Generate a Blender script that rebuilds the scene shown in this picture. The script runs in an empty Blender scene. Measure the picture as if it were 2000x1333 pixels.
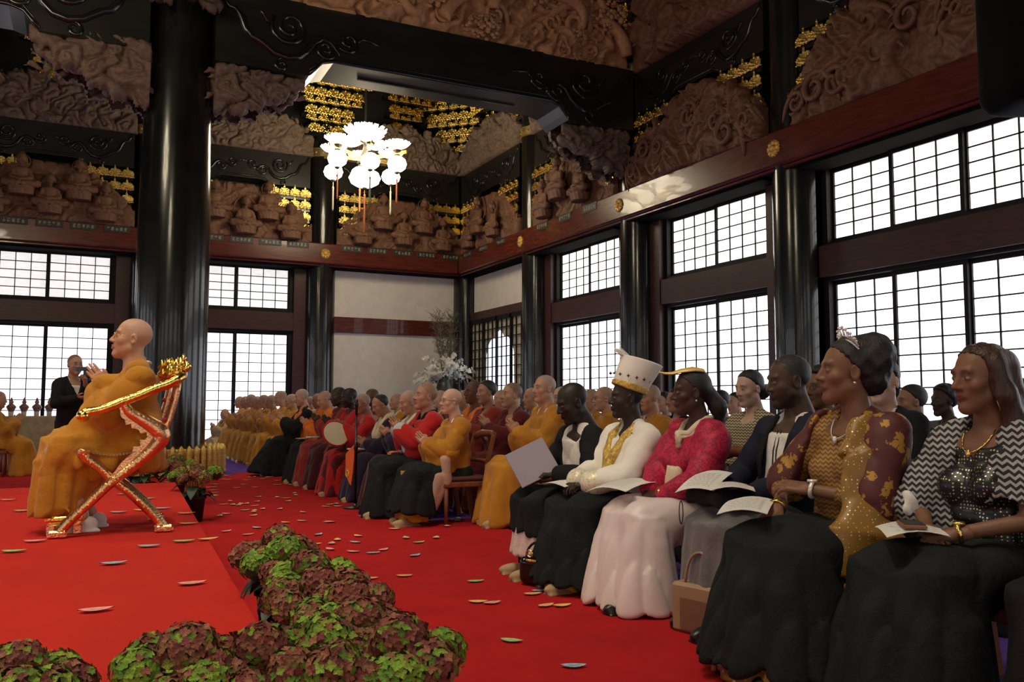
import bpy, math, random
import numpy as np
from mathutils import Vector, Matrix

# ---------------------------------------------------------------- camera, world, light, exposure
SC = bpy.context.scene
COL = SC.collection
random.seed(7)
RNG = np.random.default_rng(7)
PI = math.pi
F_PX, CAM_H = 1680.0, 1.12
_yaw, _pitch, _roll = math.radians(26.7), math.radians(4.24), math.radians(0.1)
_f = Vector((math.sin(_yaw)*math.cos(_pitch), math.cos(_yaw)*math.cos(_pitch), math.sin(_pitch)))
_r = Vector((math.cos(_yaw), -math.sin(_yaw), 0)); _u = _r.cross(_f)
_r, _u = _r*math.cos(_roll)+_u*math.sin(_roll), _u*math.cos(_roll)-_r*math.sin(_roll)
cam = bpy.data.cameras.new('camera'); cam.sensor_width = 36; cam.lens = 36*F_PX/2000; cam.clip_end = 200
camo = bpy.data.objects.new('camera', cam); COL.objects.link(camo)
_m = Matrix((( _r.x, _u.x, -_f.x, 0), (_r.y, _u.y, -_f.y, 0), (_r.z, _u.z, -_f.z, CAM_H), (0, 0, 0, 1)))
camo.matrix_world = _m; SC.camera = camo
w = bpy.data.worlds.new('world'); SC.world = w; w.use_nodes = True
w.node_tree.nodes['Background'].inputs[0].default_value = (.62, .72, 1, 1)
w.node_tree.nodes['Background'].inputs[1].default_value = 1.0
SC.view_settings.view_transform = 'Standard'
try: SC.view_settings.look = 'None'
except Exception: pass
SC.view_settings.exposure = 0.0
SC.view_settings.gamma = 1.0
SC.view_settings.use_curve_mapping = False
SC.cycles.use_denoising = True
SC.cycles.max_bounces = 6
# daylight behind the paper windows (radiance of the lit paper) and lamp light
E_RIGHT, E_RIGHT_UP, E_BACK, E_BACK_UP, E_LEFT, E_FRONT = 2.6, 2.4, 1.9, .85, 2.2, 1.3
E_LAMP = 15.0

# ceiling spotlights: x, y, aim x, aim y, watts, cone; the last is added to brighten the far row
SPOTS = [(-1.5, 1.5, -.3, 4.2, 900, 1.0), (-1.0, 3.0, .1, 6.4, 750, .8), (1.0, 4.5, 1.9, 5.2, 480, .9), (1.2, 9.0, 1.9, 11.0, 650, 1.0), (-4.5, 4.0, -3.5, 6.5, 650, 1.1), (1.2, 1.5, 1.7, 3.0, 360, .9), (2.0, 17.2, 2.6, 17.8, 900, 1.0)]

# ---------------------------------------------------------------- materials
MATS = {}
def nodes_of(m):
    m.use_nodes = True
    nt = m.node_tree
    return nt, nt.nodes['Principled BSDF']
def M(name, col, rough=.6, metal=0., var=0., vscale=8., bump=0., bscale=40., spec=.5, coat=0., col2=None, stretch=(1, 1, 1), trans=0., sheen=0., wr=0.):
    if name in MATS: return MATS[name]
    m = bpy.data.materials.new(name); nt, b = nodes_of(m)
    b.inputs['Base Color'].default_value = (*col, 1)
    b.inputs['Roughness'].default_value = rough
    b.inputs['Metallic'].default_value = metal
    b.inputs['Specular IOR Level'].default_value = spec
    b.inputs['Coat Weight'].default_value = coat
    if sheen: b.inputs['Sheen Weight'].default_value = sheen
    if trans: b.inputs['Transmission Weight'].default_value = trans
    if var or bump or col2:
        tc = nt.nodes.new('ShaderNodeTexCoord'); mp = nt.nodes.new('ShaderNodeMapping')
        mp.inputs['Scale'].default_value = stretch
        nt.links.new(tc.outputs['Object'], mp.inputs[0])
    if var or col2:
        n = nt.nodes.new('ShaderNodeTexNoise'); n.inputs['Scale'].default_value = vscale; n.inputs['Detail'].default_value = 5
        nt.links.new(mp.outputs[0], n.inputs['Vector'])
        r = nt.nodes.new('ShaderNodeValToRGB')
        c2 = col2 if col2 else tuple(min(1, c*(1+var)) for c in col)
        c1 = col if col2 else tuple(c*(1-var) for c in col)
        r.color_ramp.elements[0].position = .32; r.color_ramp.elements[1].position = .68
        r.color_ramp.elements[0].color = (*c1, 1); r.color_ramp.elements[1].color = (*c2, 1)
        nt.links.new(n.outputs['Fac'], r.inputs[0]); nt.links.new(r.outputs[0], b.inputs['Base Color'])
    if bump:
        n2 = nt.nodes.new('ShaderNodeTexNoise'); n2.inputs['Scale'].default_value = bscale; n2.inputs['Detail'].default_value = 4
        nt.links.new(mp.outputs[0], n2.inputs['Vector'])
        bp = nt.nodes.new('ShaderNodeBump'); bp.inputs['Strength'].default_value = bump; bp.inputs['Distance'].default_value = .01
        nt.links.new(n2.outputs['Fac'], bp.inputs['Height']); nt.links.new(bp.outputs[0], b.inputs['Normal'])
    if wr:
        tc = nt.nodes.new('ShaderNodeTexCoord'); n3 = nt.nodes.new('ShaderNodeTexNoise'); n3.inputs['Scale'].default_value = 7; n3.inputs['Detail'].default_value = 3; n3.inputs['Distortion'].default_value = 1.6
        mp3 = nt.nodes.new('ShaderNodeMapping'); mp3.inputs['Scale'].default_value = (1.3, 1.3, .7); mp3.inputs['Rotation'].default_value = (.3, .4, 0)
        nt.links.new(tc.outputs['Object'], mp3.inputs[0]); nt.links.new(mp3.outputs[0], n3.inputs['Vector'])
        rp = nt.nodes.new('ShaderNodeMath'); rp.operation = 'PINGPONG'; rp.inputs[1].default_value = .12; nt.links.new(n3.outputs['Fac'], rp.inputs[0])
        b3 = nt.nodes.new('ShaderNodeBump'); b3.inputs['Strength'].default_value = wr; b3.inputs['Distance'].default_value = .10
        nt.links.new(rp.outputs[0], b3.inputs['Height'])
        if bump: nt.links.new(b3.outputs[0], bp.inputs['Normal'])
        else: nt.links.new(b3.outputs[0], b.inputs['Normal'])
    MATS[name] = m
    return m
def EM(name, col, strength, base=(.8, .8, .8), streak=0., scale=6):
    if name in MATS: return MATS[name]
    m = bpy.data.materials.new(name); nt, b = nodes_of(m)
    b.inputs['Base Color'].default_value = (*base, 1); b.inputs['Roughness'].default_value = .7
    b.inputs['Emission Color'].default_value = (*col, 1); b.inputs['Emission Strength'].default_value = strength
    if streak:
        tc = nt.nodes.new('ShaderNodeTexCoord'); wv = nt.nodes.new('ShaderNodeTexNoise')
        mp = nt.nodes.new('ShaderNodeMapping'); mp.inputs['Scale'].default_value = (1, 1, 3.2)
        wv.inputs['Scale'].default_value = scale; wv.inputs['Detail'].default_value = 3
        gm = nt.nodes.new('ShaderNodeNewGeometry')
        nt.links.new(gm.outputs['Position'], mp.inputs[0]); nt.links.new(mp.outputs[0], wv.inputs['Vector'])
        mr = nt.nodes.new('ShaderNodeMapRange'); mr.inputs['From Min'].default_value = .3; mr.inputs['From Max'].default_value = .7
        mr.inputs['To Min'].default_value = strength*(1-streak); mr.inputs['To Max'].default_value = strength*(1+streak*.5)
        nt.links.new(wv.outputs['Fac'], mr.inputs['Value']); nt.links.new(mr.outputs[0], b.inputs['Emission Strength'])
    MATS[name] = m
    return m
def VC(name, rough=.5, bump=0., bscale=60., metal=0., spec=.4, sheen=0., sss=0., var=0.):
    """material that takes its colour from the mesh's own 'Col' attribute"""
    if name in MATS: return MATS[name]
    m = bpy.data.materials.new(name); nt, b = nodes_of(m)
    a = nt.nodes.new('ShaderNodeVertexColor'); a.layer_name = 'Col'
    src = a.outputs[0]
    tc = nt.nodes.new('ShaderNodeTexCoord')
    if var:
        n = nt.nodes.new('ShaderNodeTexNoise'); n.inputs['Scale'].default_value = 9; n.inputs['Detail'].default_value = 4
        nt.links.new(tc.outputs['Object'], n.inputs['Vector'])
        mr = nt.nodes.new('ShaderNodeMapRange'); mr.inputs['To Min'].default_value = 1-var; mr.inputs['To Max'].default_value = 1+var
        nt.links.new(n.outputs['Fac'], mr.inputs['Value'])
        mx = nt.nodes.new('ShaderNodeVectorMath'); mx.operation = 'SCALE'
        nt.links.new(src, mx.inputs[0]); nt.links.new(mr.outputs[0], mx.inputs['Scale']); src = mx.outputs[0]
    nt.links.new(src, b.inputs['Base Color'])
    b.inputs['Roughness'].default_value = rough; b.inputs['Metallic'].default_value = metal; b.inputs['Specular IOR Level'].default_value = spec
    if sheen: b.inputs['Sheen Weight'].default_value = sheen
    if sss:
        b.inputs['Subsurface Weight'].default_value = sss; b.inputs['Subsurface Radius'].default_value = (.02, .008, .004); b.inputs['Subsurface Scale'].default_value = .3
    if bump:
        n2 = nt.nodes.new('ShaderNodeTexNoise'); n2.inputs['Scale'].default_value = bscale
        nt.links.new(tc.outputs['Object'], n2.inputs['Vector'])
        bp = nt.nodes.new('ShaderNodeBump'); bp.inputs['Strength'].default_value = bump; bp.inputs['Distance'].default_value = .005
        nt.links.new(n2.outputs['Fac'], bp.inputs['Height']); nt.links.new(bp.outputs[0], b.inputs['Normal'])
    MATS[name] = m
    return m

# ---------------------------------------------------------------- scene graph helpers
def link(o, parent=None, loc=None, rz=None):
    COL.objects.link(o)
    if parent is not None: o.parent = parent
    if loc is not None: o.location = loc
    if rz is not None: o.rotation_euler = (0, 0, rz)
    return o
def tag(o, label=None, cat=None, group=None, kind=None):
    if label: o['label'] = label
    if cat: o['category'] = cat
    if group: o['group'] = group
    if kind: o['kind'] = kind
    return o
def empty(name, loc=(0, 0, 0), rz=0., parent=None):
    o = bpy.data.objects.new(name, None); o.empty_display_size = .1
    return link(o, parent, loc, rz)
def thing(name, label, cat, loc=(0, 0, 0), rz=0., group=None):
    return tag(empty(name, loc, rz), label, cat, group)
def mesh_of(name, v, f, mat=None, smooth=False, cols=None):
    me = bpy.data.meshes.new(name)
    v = np.asarray(v, dtype=np.float32)
    if isinstance(f, np.ndarray):
        n, k = f.shape
        me.vertices.add(len(v)); me.vertices.foreach_set('co', v.ravel())
        me.loops.add(n*k); me.loops.foreach_set('vertex_index', f.astype(np.int32).ravel())
        me.polygons.add(n); me.polygons.foreach_set('loop_start', np.arange(0, n*k, k, dtype=np.int32))
        me.update(calc_edges=True)
    else:
        me.from_pydata([tuple(map(float, p)) for p in v], [], f); me.update()
    if smooth and len(me.polygons): me.polygons.foreach_set('use_smooth', np.ones(len(me.polygons), dtype=bool))
    if cols is not None:
        a = me.color_attributes.new('Col', 'FLOAT_COLOR', 'POINT')
        c = np.ones((len(v), 4), dtype=np.float32); c[:, :3] = cols; a.data.foreach_set('color', c.ravel())
    if mat: me.materials.append(mat)
    return me
def obj(name, me, parent=None, loc=None, rz=None):
    return link(bpy.data.objects.new(name, me), parent, loc, rz)
def dup(o, parent=None, **kw):
    c = o.copy(); link(c, parent)
    return c
def dup_tree(o, parent=None):
    c = o.copy(); link(c); c.parent = parent
    for ch in list(o.children): dup_tree(ch, c)
    return c

class MB:
    """collects shapes for ONE mesh"""
    def __init__(s): s.v = []; s.f = []
    def add(s, v, f):
        n = len(s.v); s.v += [tuple(p) for p in v]; s.f += [tuple(i+n for i in q) for q in f]; return s
    def box(s, x0, x1, y0, y1, z0, z1, b=0.):
        if b <= 0:
            v = [(x, y, z) for z in (z0, z1) for y in (y0, y1) for x in (x0, x1)]
            return s.add(v, [(0, 2, 3, 1), (4, 5, 7, 6), (0, 1, 5, 4), (2, 6, 7, 3), (0, 4, 6, 2), (1, 3, 7, 5)])
        # chamfered box
        v = []; idx = {}
        for sx in (0, 1):
            for sy in (0, 1):
                for sz in (0, 1):
                    X, Y, Z = (x0, x1)[sx], (y0, y1)[sy], (z0, z1)[sz]
                    dx, dy, dz = (b, -b)[sx], (b, -b)[sy], (b, -b)[sz]
                    for a, p in enumerate(((X, Y+dy, Z+dz), (X+dx, Y, Z+dz), (X+dx, Y+dy, Z))):
                        idx[sx, sy, sz, a] = len(v); v.append(p)
        f = []
        for sx in (0, 1): f.append([idx[sx, a, c, 0] for a, c in ((0, 0), (0, 1), (1, 1), (1, 0))][::1 if sx == 0 else -1])
        for sy in (0, 1): f.append([idx[a, sy, c, 1] for a, c in ((0, 0), (1, 0), (1, 1), (0, 1))][::1 if sy == 0 else -1])
        for sz in (0, 1): f.append([idx[a, c, sz, 2] for a, c in ((0, 0), (0, 1), (1, 1), (1, 0))][::1 if sz == 0 else -1])
        for sx in (0, 1):
            for sy in (0, 1): f.append([idx[sx, sy, 0, 0], idx[sx, sy, 0, 1], idx[sx, sy, 1, 1], idx[sx, sy, 1, 0]])
            for sz in (0, 1): f.append([idx[sx, 0, sz, 0], idx[sx, 1, sz, 0], idx[sx, 1, sz, 2], idx[sx, 0, sz, 2]])
        for sy in (0, 1):
            for sz in (0, 1): f.append([idx[0, sy, sz, 1], idx[0, sy, sz, 2], idx[1, sy, sz, 2], idx[1, sy, sz, 1]])
        for sx in (0, 1):
            for sy in (0, 1):
                for sz in (0, 1): f.append([idx[sx, sy, sz, a] for a in (0, 1, 2)])
        return s.add(v, f)
    def bar(s, a, b, w, h, up=(0, 0, 1)):
        a, b, up = Vector(a), Vector(b), Vector(up); d = (b-a).normalized()
        x = d.cross(up)
        if x.length < 1e-5: x = d.cross(Vector((1, 0, 0)))
        x.normalize(); y = x.cross(d)
        v = [p+x*(sx*w/2)+y*(sy*h/2) for p in (a, b) for sx, sy in ((-1, -1), (1, -1), (1, 1), (-1, 1))]
        return s.add(v, [(0, 1, 2, 3), (7, 6, 5, 4), (0, 4, 5, 1), (1, 5, 6, 2), (2, 6, 7, 3), (3, 7, 4, 0)])
    def lathe(s, prof, n=24, c=(0, 0, 0), cap=True, a0=0., a1=2*PI, sx=1., sy=1.):
        full = abs(a1-a0-2*PI) < 1e-6; m = n if full else n+1; v = []
        for r, z in prof:
            for i in range(m):
                a = a0+(a1-a0)*i/n; v.append((c[0]+r*math.cos(a)*sx, c[1]+r*math.sin(a)*sy, c[2]+z))
        f = []
        for j in range(len(prof)-1):
            for i in range(n):
                k = (i+1) % m; f.append((j*m+i, j*m+k, (j+1)*m+k, (j+1)*m+i))
        if cap and full:
            if prof[0][0] > 1e-6: f.append(tuple(range(n))[::-1])
            if prof[-1][0] > 1e-6: f.append(tuple(len(v)-n+i for i in range(n)))
        return s.add(v, f)
    def tube(s, pts, r, n=8, cap=True, flat=1., up=(0, 0, 1), closed=False):
        P = [Vector(p) for p in pts]; m = len(P); R = r if isinstance(r, (list, tuple)) else [r]*m
        v = []; up = Vector(up); px = None
        for i, p in enumerate(P):
            t = (P[(i+1) % m]-P[i-1]) if closed else (P[min(i+1, m-1)]-P[max(i-1, 0)])
            if t.length < 1e-9: t = Vector((0, 0, 1))
            t.normalize()
            x = t.cross(up) if px is None else px-t*px.dot(t)
            if x.length < 1e-4: x = t.cross(Vector((1, .3, 0)))
            x.normalize(); px = x; y = x.cross(t)
            for k in range(n):
                a = 2*PI*k/n; v.append(p+x*(R[i]*math.cos(a))+y*(R[i]*flat*math.sin(a)))
        f = []
        for i in range(m if closed else m-1):
            for k in range(n):
                j = (i+1) % m; l = (k+1) % n
                f.append((i*n+k, i*n+l, j*n+l, j*n+k))
        if cap and not closed: f += [tuple(range(n))[::-1], tuple((m-1)*n+k for k in range(n))]
        return s.add(v, f)
    def sphere(s, c, r, n=12, m=8):
        rx, ry, rz = r if isinstance(r, (tuple, list)) else (r, r, r)
        v = [(c[0], c[1], c[2]+rz)]
        for j in range(1, m):
            a = PI*j/m
            for i in range(n):
                b = 2*PI*i/n; v.append((c[0]+rx*math.sin(a)*math.cos(b), c[1]+ry*math.sin(a)*math.sin(b), c[2]+rz*math.cos(a)))
        v.append((c[0], c[1], c[2]-rz)); f = []
        for i in range(n): f.append((0, 1+i, 1+(i+1) % n)); f.append((len(v)-1, 1+(m-2)*n+(i+1) % n, 1+(m-2)*n+i))
        for j in range(m-2):
            for i in range(n): f.append((1+j*n+i, 1+(j+1)*n+i, 1+(j+1)*n+(i+1) % n, 1+j*n+(i+1) % n))
        return s.add(v, f)
    def prism(s, poly, t0, t1, axis='y'):
        """extrude a 2-D outline [(a,b)] between t0 and t1 along axis (y: a=x b=z; x: a=y b=z; z: a=x b=y)"""
        n = len(poly)
        def P(a, b, t): return (a, t, b) if axis == 'y' else ((t, a, b) if axis == 'x' else (a, b, t))
        v = [P(a, b, t0) for a, b in poly]+[P(a, b, t1) for a, b in poly]
        f = [tuple(range(n)), tuple(range(2*n-1, n-1, -1))]+[(i, i+n, (i+1) % n+n, (i+1) % n) for i in range(n)]
        return s.add(v, f)
    def xf(s, mat):
        s.v = [tuple(mat @ Vector(p)) for p in s.v]; return s
    def mesh(s, name, mat=None, smooth=False): return mesh_of(name, s.v, s.f, mat, smooth)
    def build(s, name, mat, parent=None, loc=None, rz=None, smooth=False):
        return obj(name, s.mesh(name, mat, smooth), parent, loc, rz)
def shade_auto(o, ang=.6):
    me = o.data
    me.polygons.foreach_set('use_smooth', np.ones(len(me.polygons), dtype=bool))
    try: me.set_sharp_from_angle(angle=ang)
    except Exception: pass
    return o

# ---------------------------------------------------------------- signed distance shapes -> meshes (numpy surface nets)
def sm(a, b, k):
    h = np.clip(.5+.5*(b-a)/k, 0, 1); return b+(a-b)*h-k*h*(1-h)
class SDF:
    """a list of rounded shapes smoothly joined; sub() carves; disp adds surface folds"""
    def __init__(s, k=.03): s.k = k; s.pr = []; s.disp = None; s.cut = []; s.pad = .02
    def cone(s, a, b, ra, rb, k=None, sx=None):
        a = np.array(a, float); b = np.array(b, float); m = max(ra, rb)
        def fn(P):
            ab = b-a; t = np.clip(((P-a)@ab)/max(ab@ab, 1e-9), 0, 1)
            d = P-a-t[:, None]*ab
            if sx is not None: d = d*np.array(sx)
            return np.sqrt((d*d).sum(1))-(ra+(rb-ra)*t)
        mm = m*1.5 if sx is not None else m
        s.pr.append((fn, np.minimum(a, b)-mm, np.maximum(a, b)+mm, s.k if k is None else k, 1)); return s
    def chain(s, pts, rs, k=None):
        for i in range(len(pts)-1): s.cone(pts[i], pts[i+1], rs[i], rs[i+1], k)
        return s
    def ell(s, c, r, k=None, rot=None, sign=1):
        c = np.array(c, float); r = np.array(r, float); R = None if rot is None else np.array(rot, float)
        def fn(P):
            d = P-c
            if R is not None: d = d@R
            q = np.sqrt(((d/r)**2).sum(1)); g = np.sqrt(((d/(r*r))**2).sum(1))
            return q*(q-1)/np.maximum(g, 1e-6)
        m = r if R is None else np.full(3, r.max())
        s.pr.append((fn, c-m, c+m, s.k if k is None else k, sign)); return s
    def box(s, c, h, rd, k=None, rot=None, sign=1):
        c = np.array(c, float); h = np.array(h, float)-rd; R = None if rot is None else np.array(rot, float)
        def fn(P):
            d = P-c
            if R is not None: d = d@R
            q = np.abs(d)-h
            return np.sqrt((np.maximum(q, 0)**2).sum(1))+np.minimum(q.max(1), 0)-rd
        m = h+rd if R is None else np.full(3, np.linalg.norm(h+rd))
        s.pr.append((fn, c-m, c+m, s.k if k is None else k, sign)); return s
    def loft(s, a, b, ra, rb, xax=(1, 0, 0), k=None, p=2.4):
        """tapered superelliptic trunk from a to b; ra/rb = (half width along xax, half depth)"""
        a = np.array(a, float); b = np.array(b, float); ax = b-a; L = np.linalg.norm(ax); ax = ax/L
        x = np.array(xax, float); x = x-ax*(x@ax); x /= np.linalg.norm(x); y = np.cross(ax, x)
        ra = np.array(ra, float); rb = np.array(rb, float)
        def fn(P):
            d = P-a; h = d@ax; t = np.clip(h/L, 0, 1)[:, None]; r = ra+(rb-ra)*t
            u = np.abs(d@x)/r[:, 0]; v = np.abs(d@y)/r[:, 1]
            q = (u**p+v**p)**(1/p); rad = np.hypot(u, v)*0+np.minimum(r[:, 0], r[:, 1])
            # distance scale: mean radius in the direction
            dd = np.sqrt((d@x)**2+(d@y)**2); e = np.where(q > 1e-6, dd*(1-1/np.maximum(q, 1e-6)), -rad)
            e = np.maximum(e, -rad)
            return np.maximum(e, np.maximum(-h, h-L))
        m = max(ra.max(), rb.max())
        s.pr.append((fn, np.minimum(a, b)-m, np.maximum(a, b)+m, s.k if k is None else k, 1)); return s
    def sub(s, fn): s.cut.append(fn); return s
    def half(s, p, n, k=.01):
        """keep only the side where (P-p).n < 0"""
        p = np.array(p, float); n = np.array(n, float); n /= np.linalg.norm(n)
        s.cut.append(lambda P: (P-p)@n); return s
    def ev(s, P):
        D = np.full(len(P), .5)
        for fn, lo, hi, k, sign in s.pr:
            mg = k+.05
            m = ((P > lo-mg) & (P < hi+mg)).all(1)
            if not m.any(): continue
            q = P[m]
            if sign > 0: D[m] = sm(D[m], fn(q), k) if k > 0 else np.minimum(D[m], fn(q))
            else: D[m] = -sm(-D[m], fn(q), k)
        if s.disp is not None: 
            m = np.abs(D) < .12
            if m.any(): D[m] = D[m]+s.disp(P[m])
        for c in s.cut: D = np.maximum(D, c(P))
        return D
    def mesh(s, h):
        lo = np.min([p[1] for p in s.pr if p[4] > 0], 0)-s.pad-2*h; hi = np.max([p[2] for p in s.pr if p[4] > 0], 0)+s.pad+2*h
        B = 4; n = np.maximum(np.ceil((hi-lo)/(h*B)).astype(int), 1)+1   # coarse nodes
        cg = [lo[i]+np.arange(n[i])*h*B for i in range(3)]
        C = np.stack(np.meshgrid(*cg, indexing='ij'), -1).reshape(-1, 3)
        DC = s.ev(C).reshape(n)
        near = np.abs(DC) < h*B*1.9+s.pad
        N = (n-1)*B+1
        D = np.full(N, .5, dtype=np.float32)
        # sign fill from the nearest coarse node, exact near the surface
        ii = [np.minimum((np.arange(N[i])+B//2)//B, n[i]-1) for i in range(3)]
        D = DC[np.ix_(*ii)].astype(np.float32)
        m = near[np.ix_(*ii)]
        ix = np.nonzero(m)
        P = np.stack([lo[i]+ix[i]*h for i in range(3)], -1)
        D[ix] = s.ev(P)
        return surface_nets(D, lo, h)
def surface_nets(D, lo, h):
    S = D < 0; n = D.shape; cn = (n[0]-1, n[1]-1, n[2]-1)
    Q = []; PK = []
    for ax in range(3):
        sl0 = [slice(None)]*3; sl1 = [slice(None)]*3; sl0[ax] = slice(0, -1); sl1[ax] = slice(1, None)
        a, b = S[tuple(sl0)], S[tuple(sl1)]
        I = np.argwhere(a != b)
        if len(I) == 0: continue
        ix = tuple(I.T)
        da = D[tuple(sl0)][ix]; db = D[tuple(sl1)][ix]
        p = I.astype(float); p[:, ax] += da/(da-db)
        o1, o2 = (ax+1) % 3, (ax+2) % 3
        ok = (I[:, o1] > 0) & (I[:, o2] > 0) & (I[:, o1] < cn[o1]) & (I[:, o2] < cn[o2])
        ids = []
        for d1, d2 in ((-1, -1), (0, -1), (0, 0), (-1, 0)):
            J = I.copy(); J[:, o1] += d1; J[:, o2] += d2
            ids.append((J[:, 0]*cn[1]+J[:, 1])*cn[2]+J[:, 2])
        q = np.stack(ids, -1)[ok]; fl = ~a[ix][ok]
        q[fl] = q[fl][:, ::-1]
        Q.append(q); PK.append(p[ok])
    if not Q: return np.zeros((0, 3)), np.zeros((0, 4), int)
    Q = np.concatenate(Q); PK = np.concatenate(PK)
    u, inv = np.unique(Q.ravel(), return_inverse=True); inv = inv.ravel()
    cnt = np.bincount(inv); rep = np.repeat(PK, 4, axis=0)
    V = np.stack([np.bincount(inv, weights=rep[:, d])/cnt for d in range(3)], -1)
    return lo+V*h, inv.reshape(-1, 4)
def join_vf(parts):
    V = []; Fq = []; n = 0
    for v, f in parts:
        if len(v) == 0: continue
        V.append(v); Fq.append(f+n); n += len(v)
    return np.concatenate(V), np.concatenate(Fq)

def smooth_path(P, n=4):
    """Catmull-Rom through a list of tuples"""
    P = [np.array(p, float) for p in P]; out = []
    for i in range(len(P)-1):
        a, b, c, d = P[max(i-1, 0)], P[i], P[i+1], P[min(i+2, len(P)-1)]
        for k in range(n):
            t = k/n; out.append(tuple(.5*((2*b)+(c-a)*t+(2*a-5*b+4*c-d)*t*t+(3*b-a-3*c+d)*t**3)))
    return out+[tuple(P[-1])]
# ================================================================= the hall
XR, YB = 10.52, 24.0                 # column lines of the window walls
XCOL = [10.52, 6.0, 1.48, -3.04, -7.56, -12.08, -16.6]
YCOL = [24.0, 19.45, 14.92, 10.4, 5.87, 1.35, -3.2]
XL, YF, ZC = -16.6, -3.2, 11.2       # far left wall, wall behind the camera, ceiling
LACQ = M('black_lacquer', (.010, .0095, .008), .2, spec=.55, coat=.25, var=.3, vscale=3, bump=.05, bscale=6)
LACQB = M('black_lacquer_beam', (.016, .015, .012), .3, spec=.5, var=.3, vscale=4, bump=.06, bscale=9, stretch=(.3, .3, 1))
REDWOOD = M('red_lacquer_wood', (.11, .018, .010), .26, var=.3, vscale=10, spec=.45, bump=.05, bscale=30, stretch=(.25, .25, 2), coat=.25)
DARKRED = M('dark_red_wood', (.052, .013, .010), .4, var=.3, vscale=10, bump=.05, bscale=30, stretch=(.3, .3, 2))
BLACKW = M('black_sash_wood', (.008, .007, .007), .55, spec=.25); SOFF = M('soffit_shade_black', (.006, .0055, .005), .95, spec=.05)  # SOFF: matt black that paints the shade under the tie beam
PLASTER = M('white_plaster', (.76, .71, .64), .85, var=.05, vscale=4, bump=.08, bscale=60)
CREAM = M('cream_paper', (.62, .55, .40), .8, var=.06, vscale=5)
GOLD = M('polished_gold', (.95, .62, .18), .22, 1.0, var=.25, vscale=30, bump=.3, bscale=90)
GOLDD = M('chased_gold', (.92, .58, .17), .36, 1.0, var=.25, vscale=40, bump=.9, bscale=120)
CARVE = M('carved_cedar', (.135, .060, .030), .62, col2=(.225, .105, .052), vscale=14, bump=.25, bscale=45)
CARVEG = M('weathered_carved_cedar', (.14, .094, .064), .7, col2=(.23, .155, .105), vscale=14, bump=.25, bscale=45)
CARVEL = M('pale_carved_cedar', (.40, .205, .10), .6, col2=(.54, .30, .15), vscale=12, bump=.25, bscale=40)
REDCARP = M('red_carpet', (.43, .014, .016), .95, var=.10, vscale=3, bump=.5, bscale=500, spec=.1)
STAGERED = M('red_stage_carpet', (.53, .026, .018), .95, var=.06, vscale=3, bump=.5, bscale=500, spec=.1)
PURPLE = M('purple_carpet', (.10, .045, .27), .95, var=.12, vscale=4, bump=.5, bscale=400, spec=.1)
CEILM = M('dark_ceiling', (.012, .011, .010), .6)

# floor: purple carpet tiles with the red runner laid on it
MB().box(XL-.5, XR+1, YF-.5, YB+1, -.3, 0).build('floor', PURPLE)['kind'] = 'structure'
m = MB(); m.box(-6, .35, YF+.2, 20.6, 0, .006); m.box(.35, 2.28, YF+.2, 14.2, 0, .006); m.box(2.28, 2.92, YF+.2, 14.62, 0, .006); m.box(2.92, 3.3, 5.0, 6.3, 0, .006); m.box(2.92, 8.5, 6.3, 7.82, 0, .006)
tag(m.build('red_carpet', REDCARP), 'wide red carpet running between the stage and the seated rows', 'carpet')
# carpet tile seams of the purple floor: real tiles laid in the visible area behind the column
tl = MB().box(-.248, .248, -.248, .248, 0, .005).mesh('tile', PURPLE)
fl = bpy.data.objects['floor']
for i in range(7):
    for j in range(17):
        obj('carpet_tile', tl, fl, (1.5+i*.5-.25+.4, 14.9+j*.5, 0))
tl0 = MB().box(-.248, .248, -.248, .248, 0, .005).mesh('tile', PURPLE)
# stage (its right edge runs a little askew to the wall)
stg = [(-7, 2.78), (.60, 2.78), (.94, 9.75), (-7, 9.75)]
m = MB().prism(stg, 0, .3, 'z'); st = m.build('stage', STAGERED)
tag(st, 'low red carpeted stage edged with potted hydrangeas', 'stage', kind='structure')
MB().box(XL-.5, XR+1, YF-.5, YB+1, ZC, ZC+.3).build('ceiling', CEILM)['kind'] = 'structure'

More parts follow.
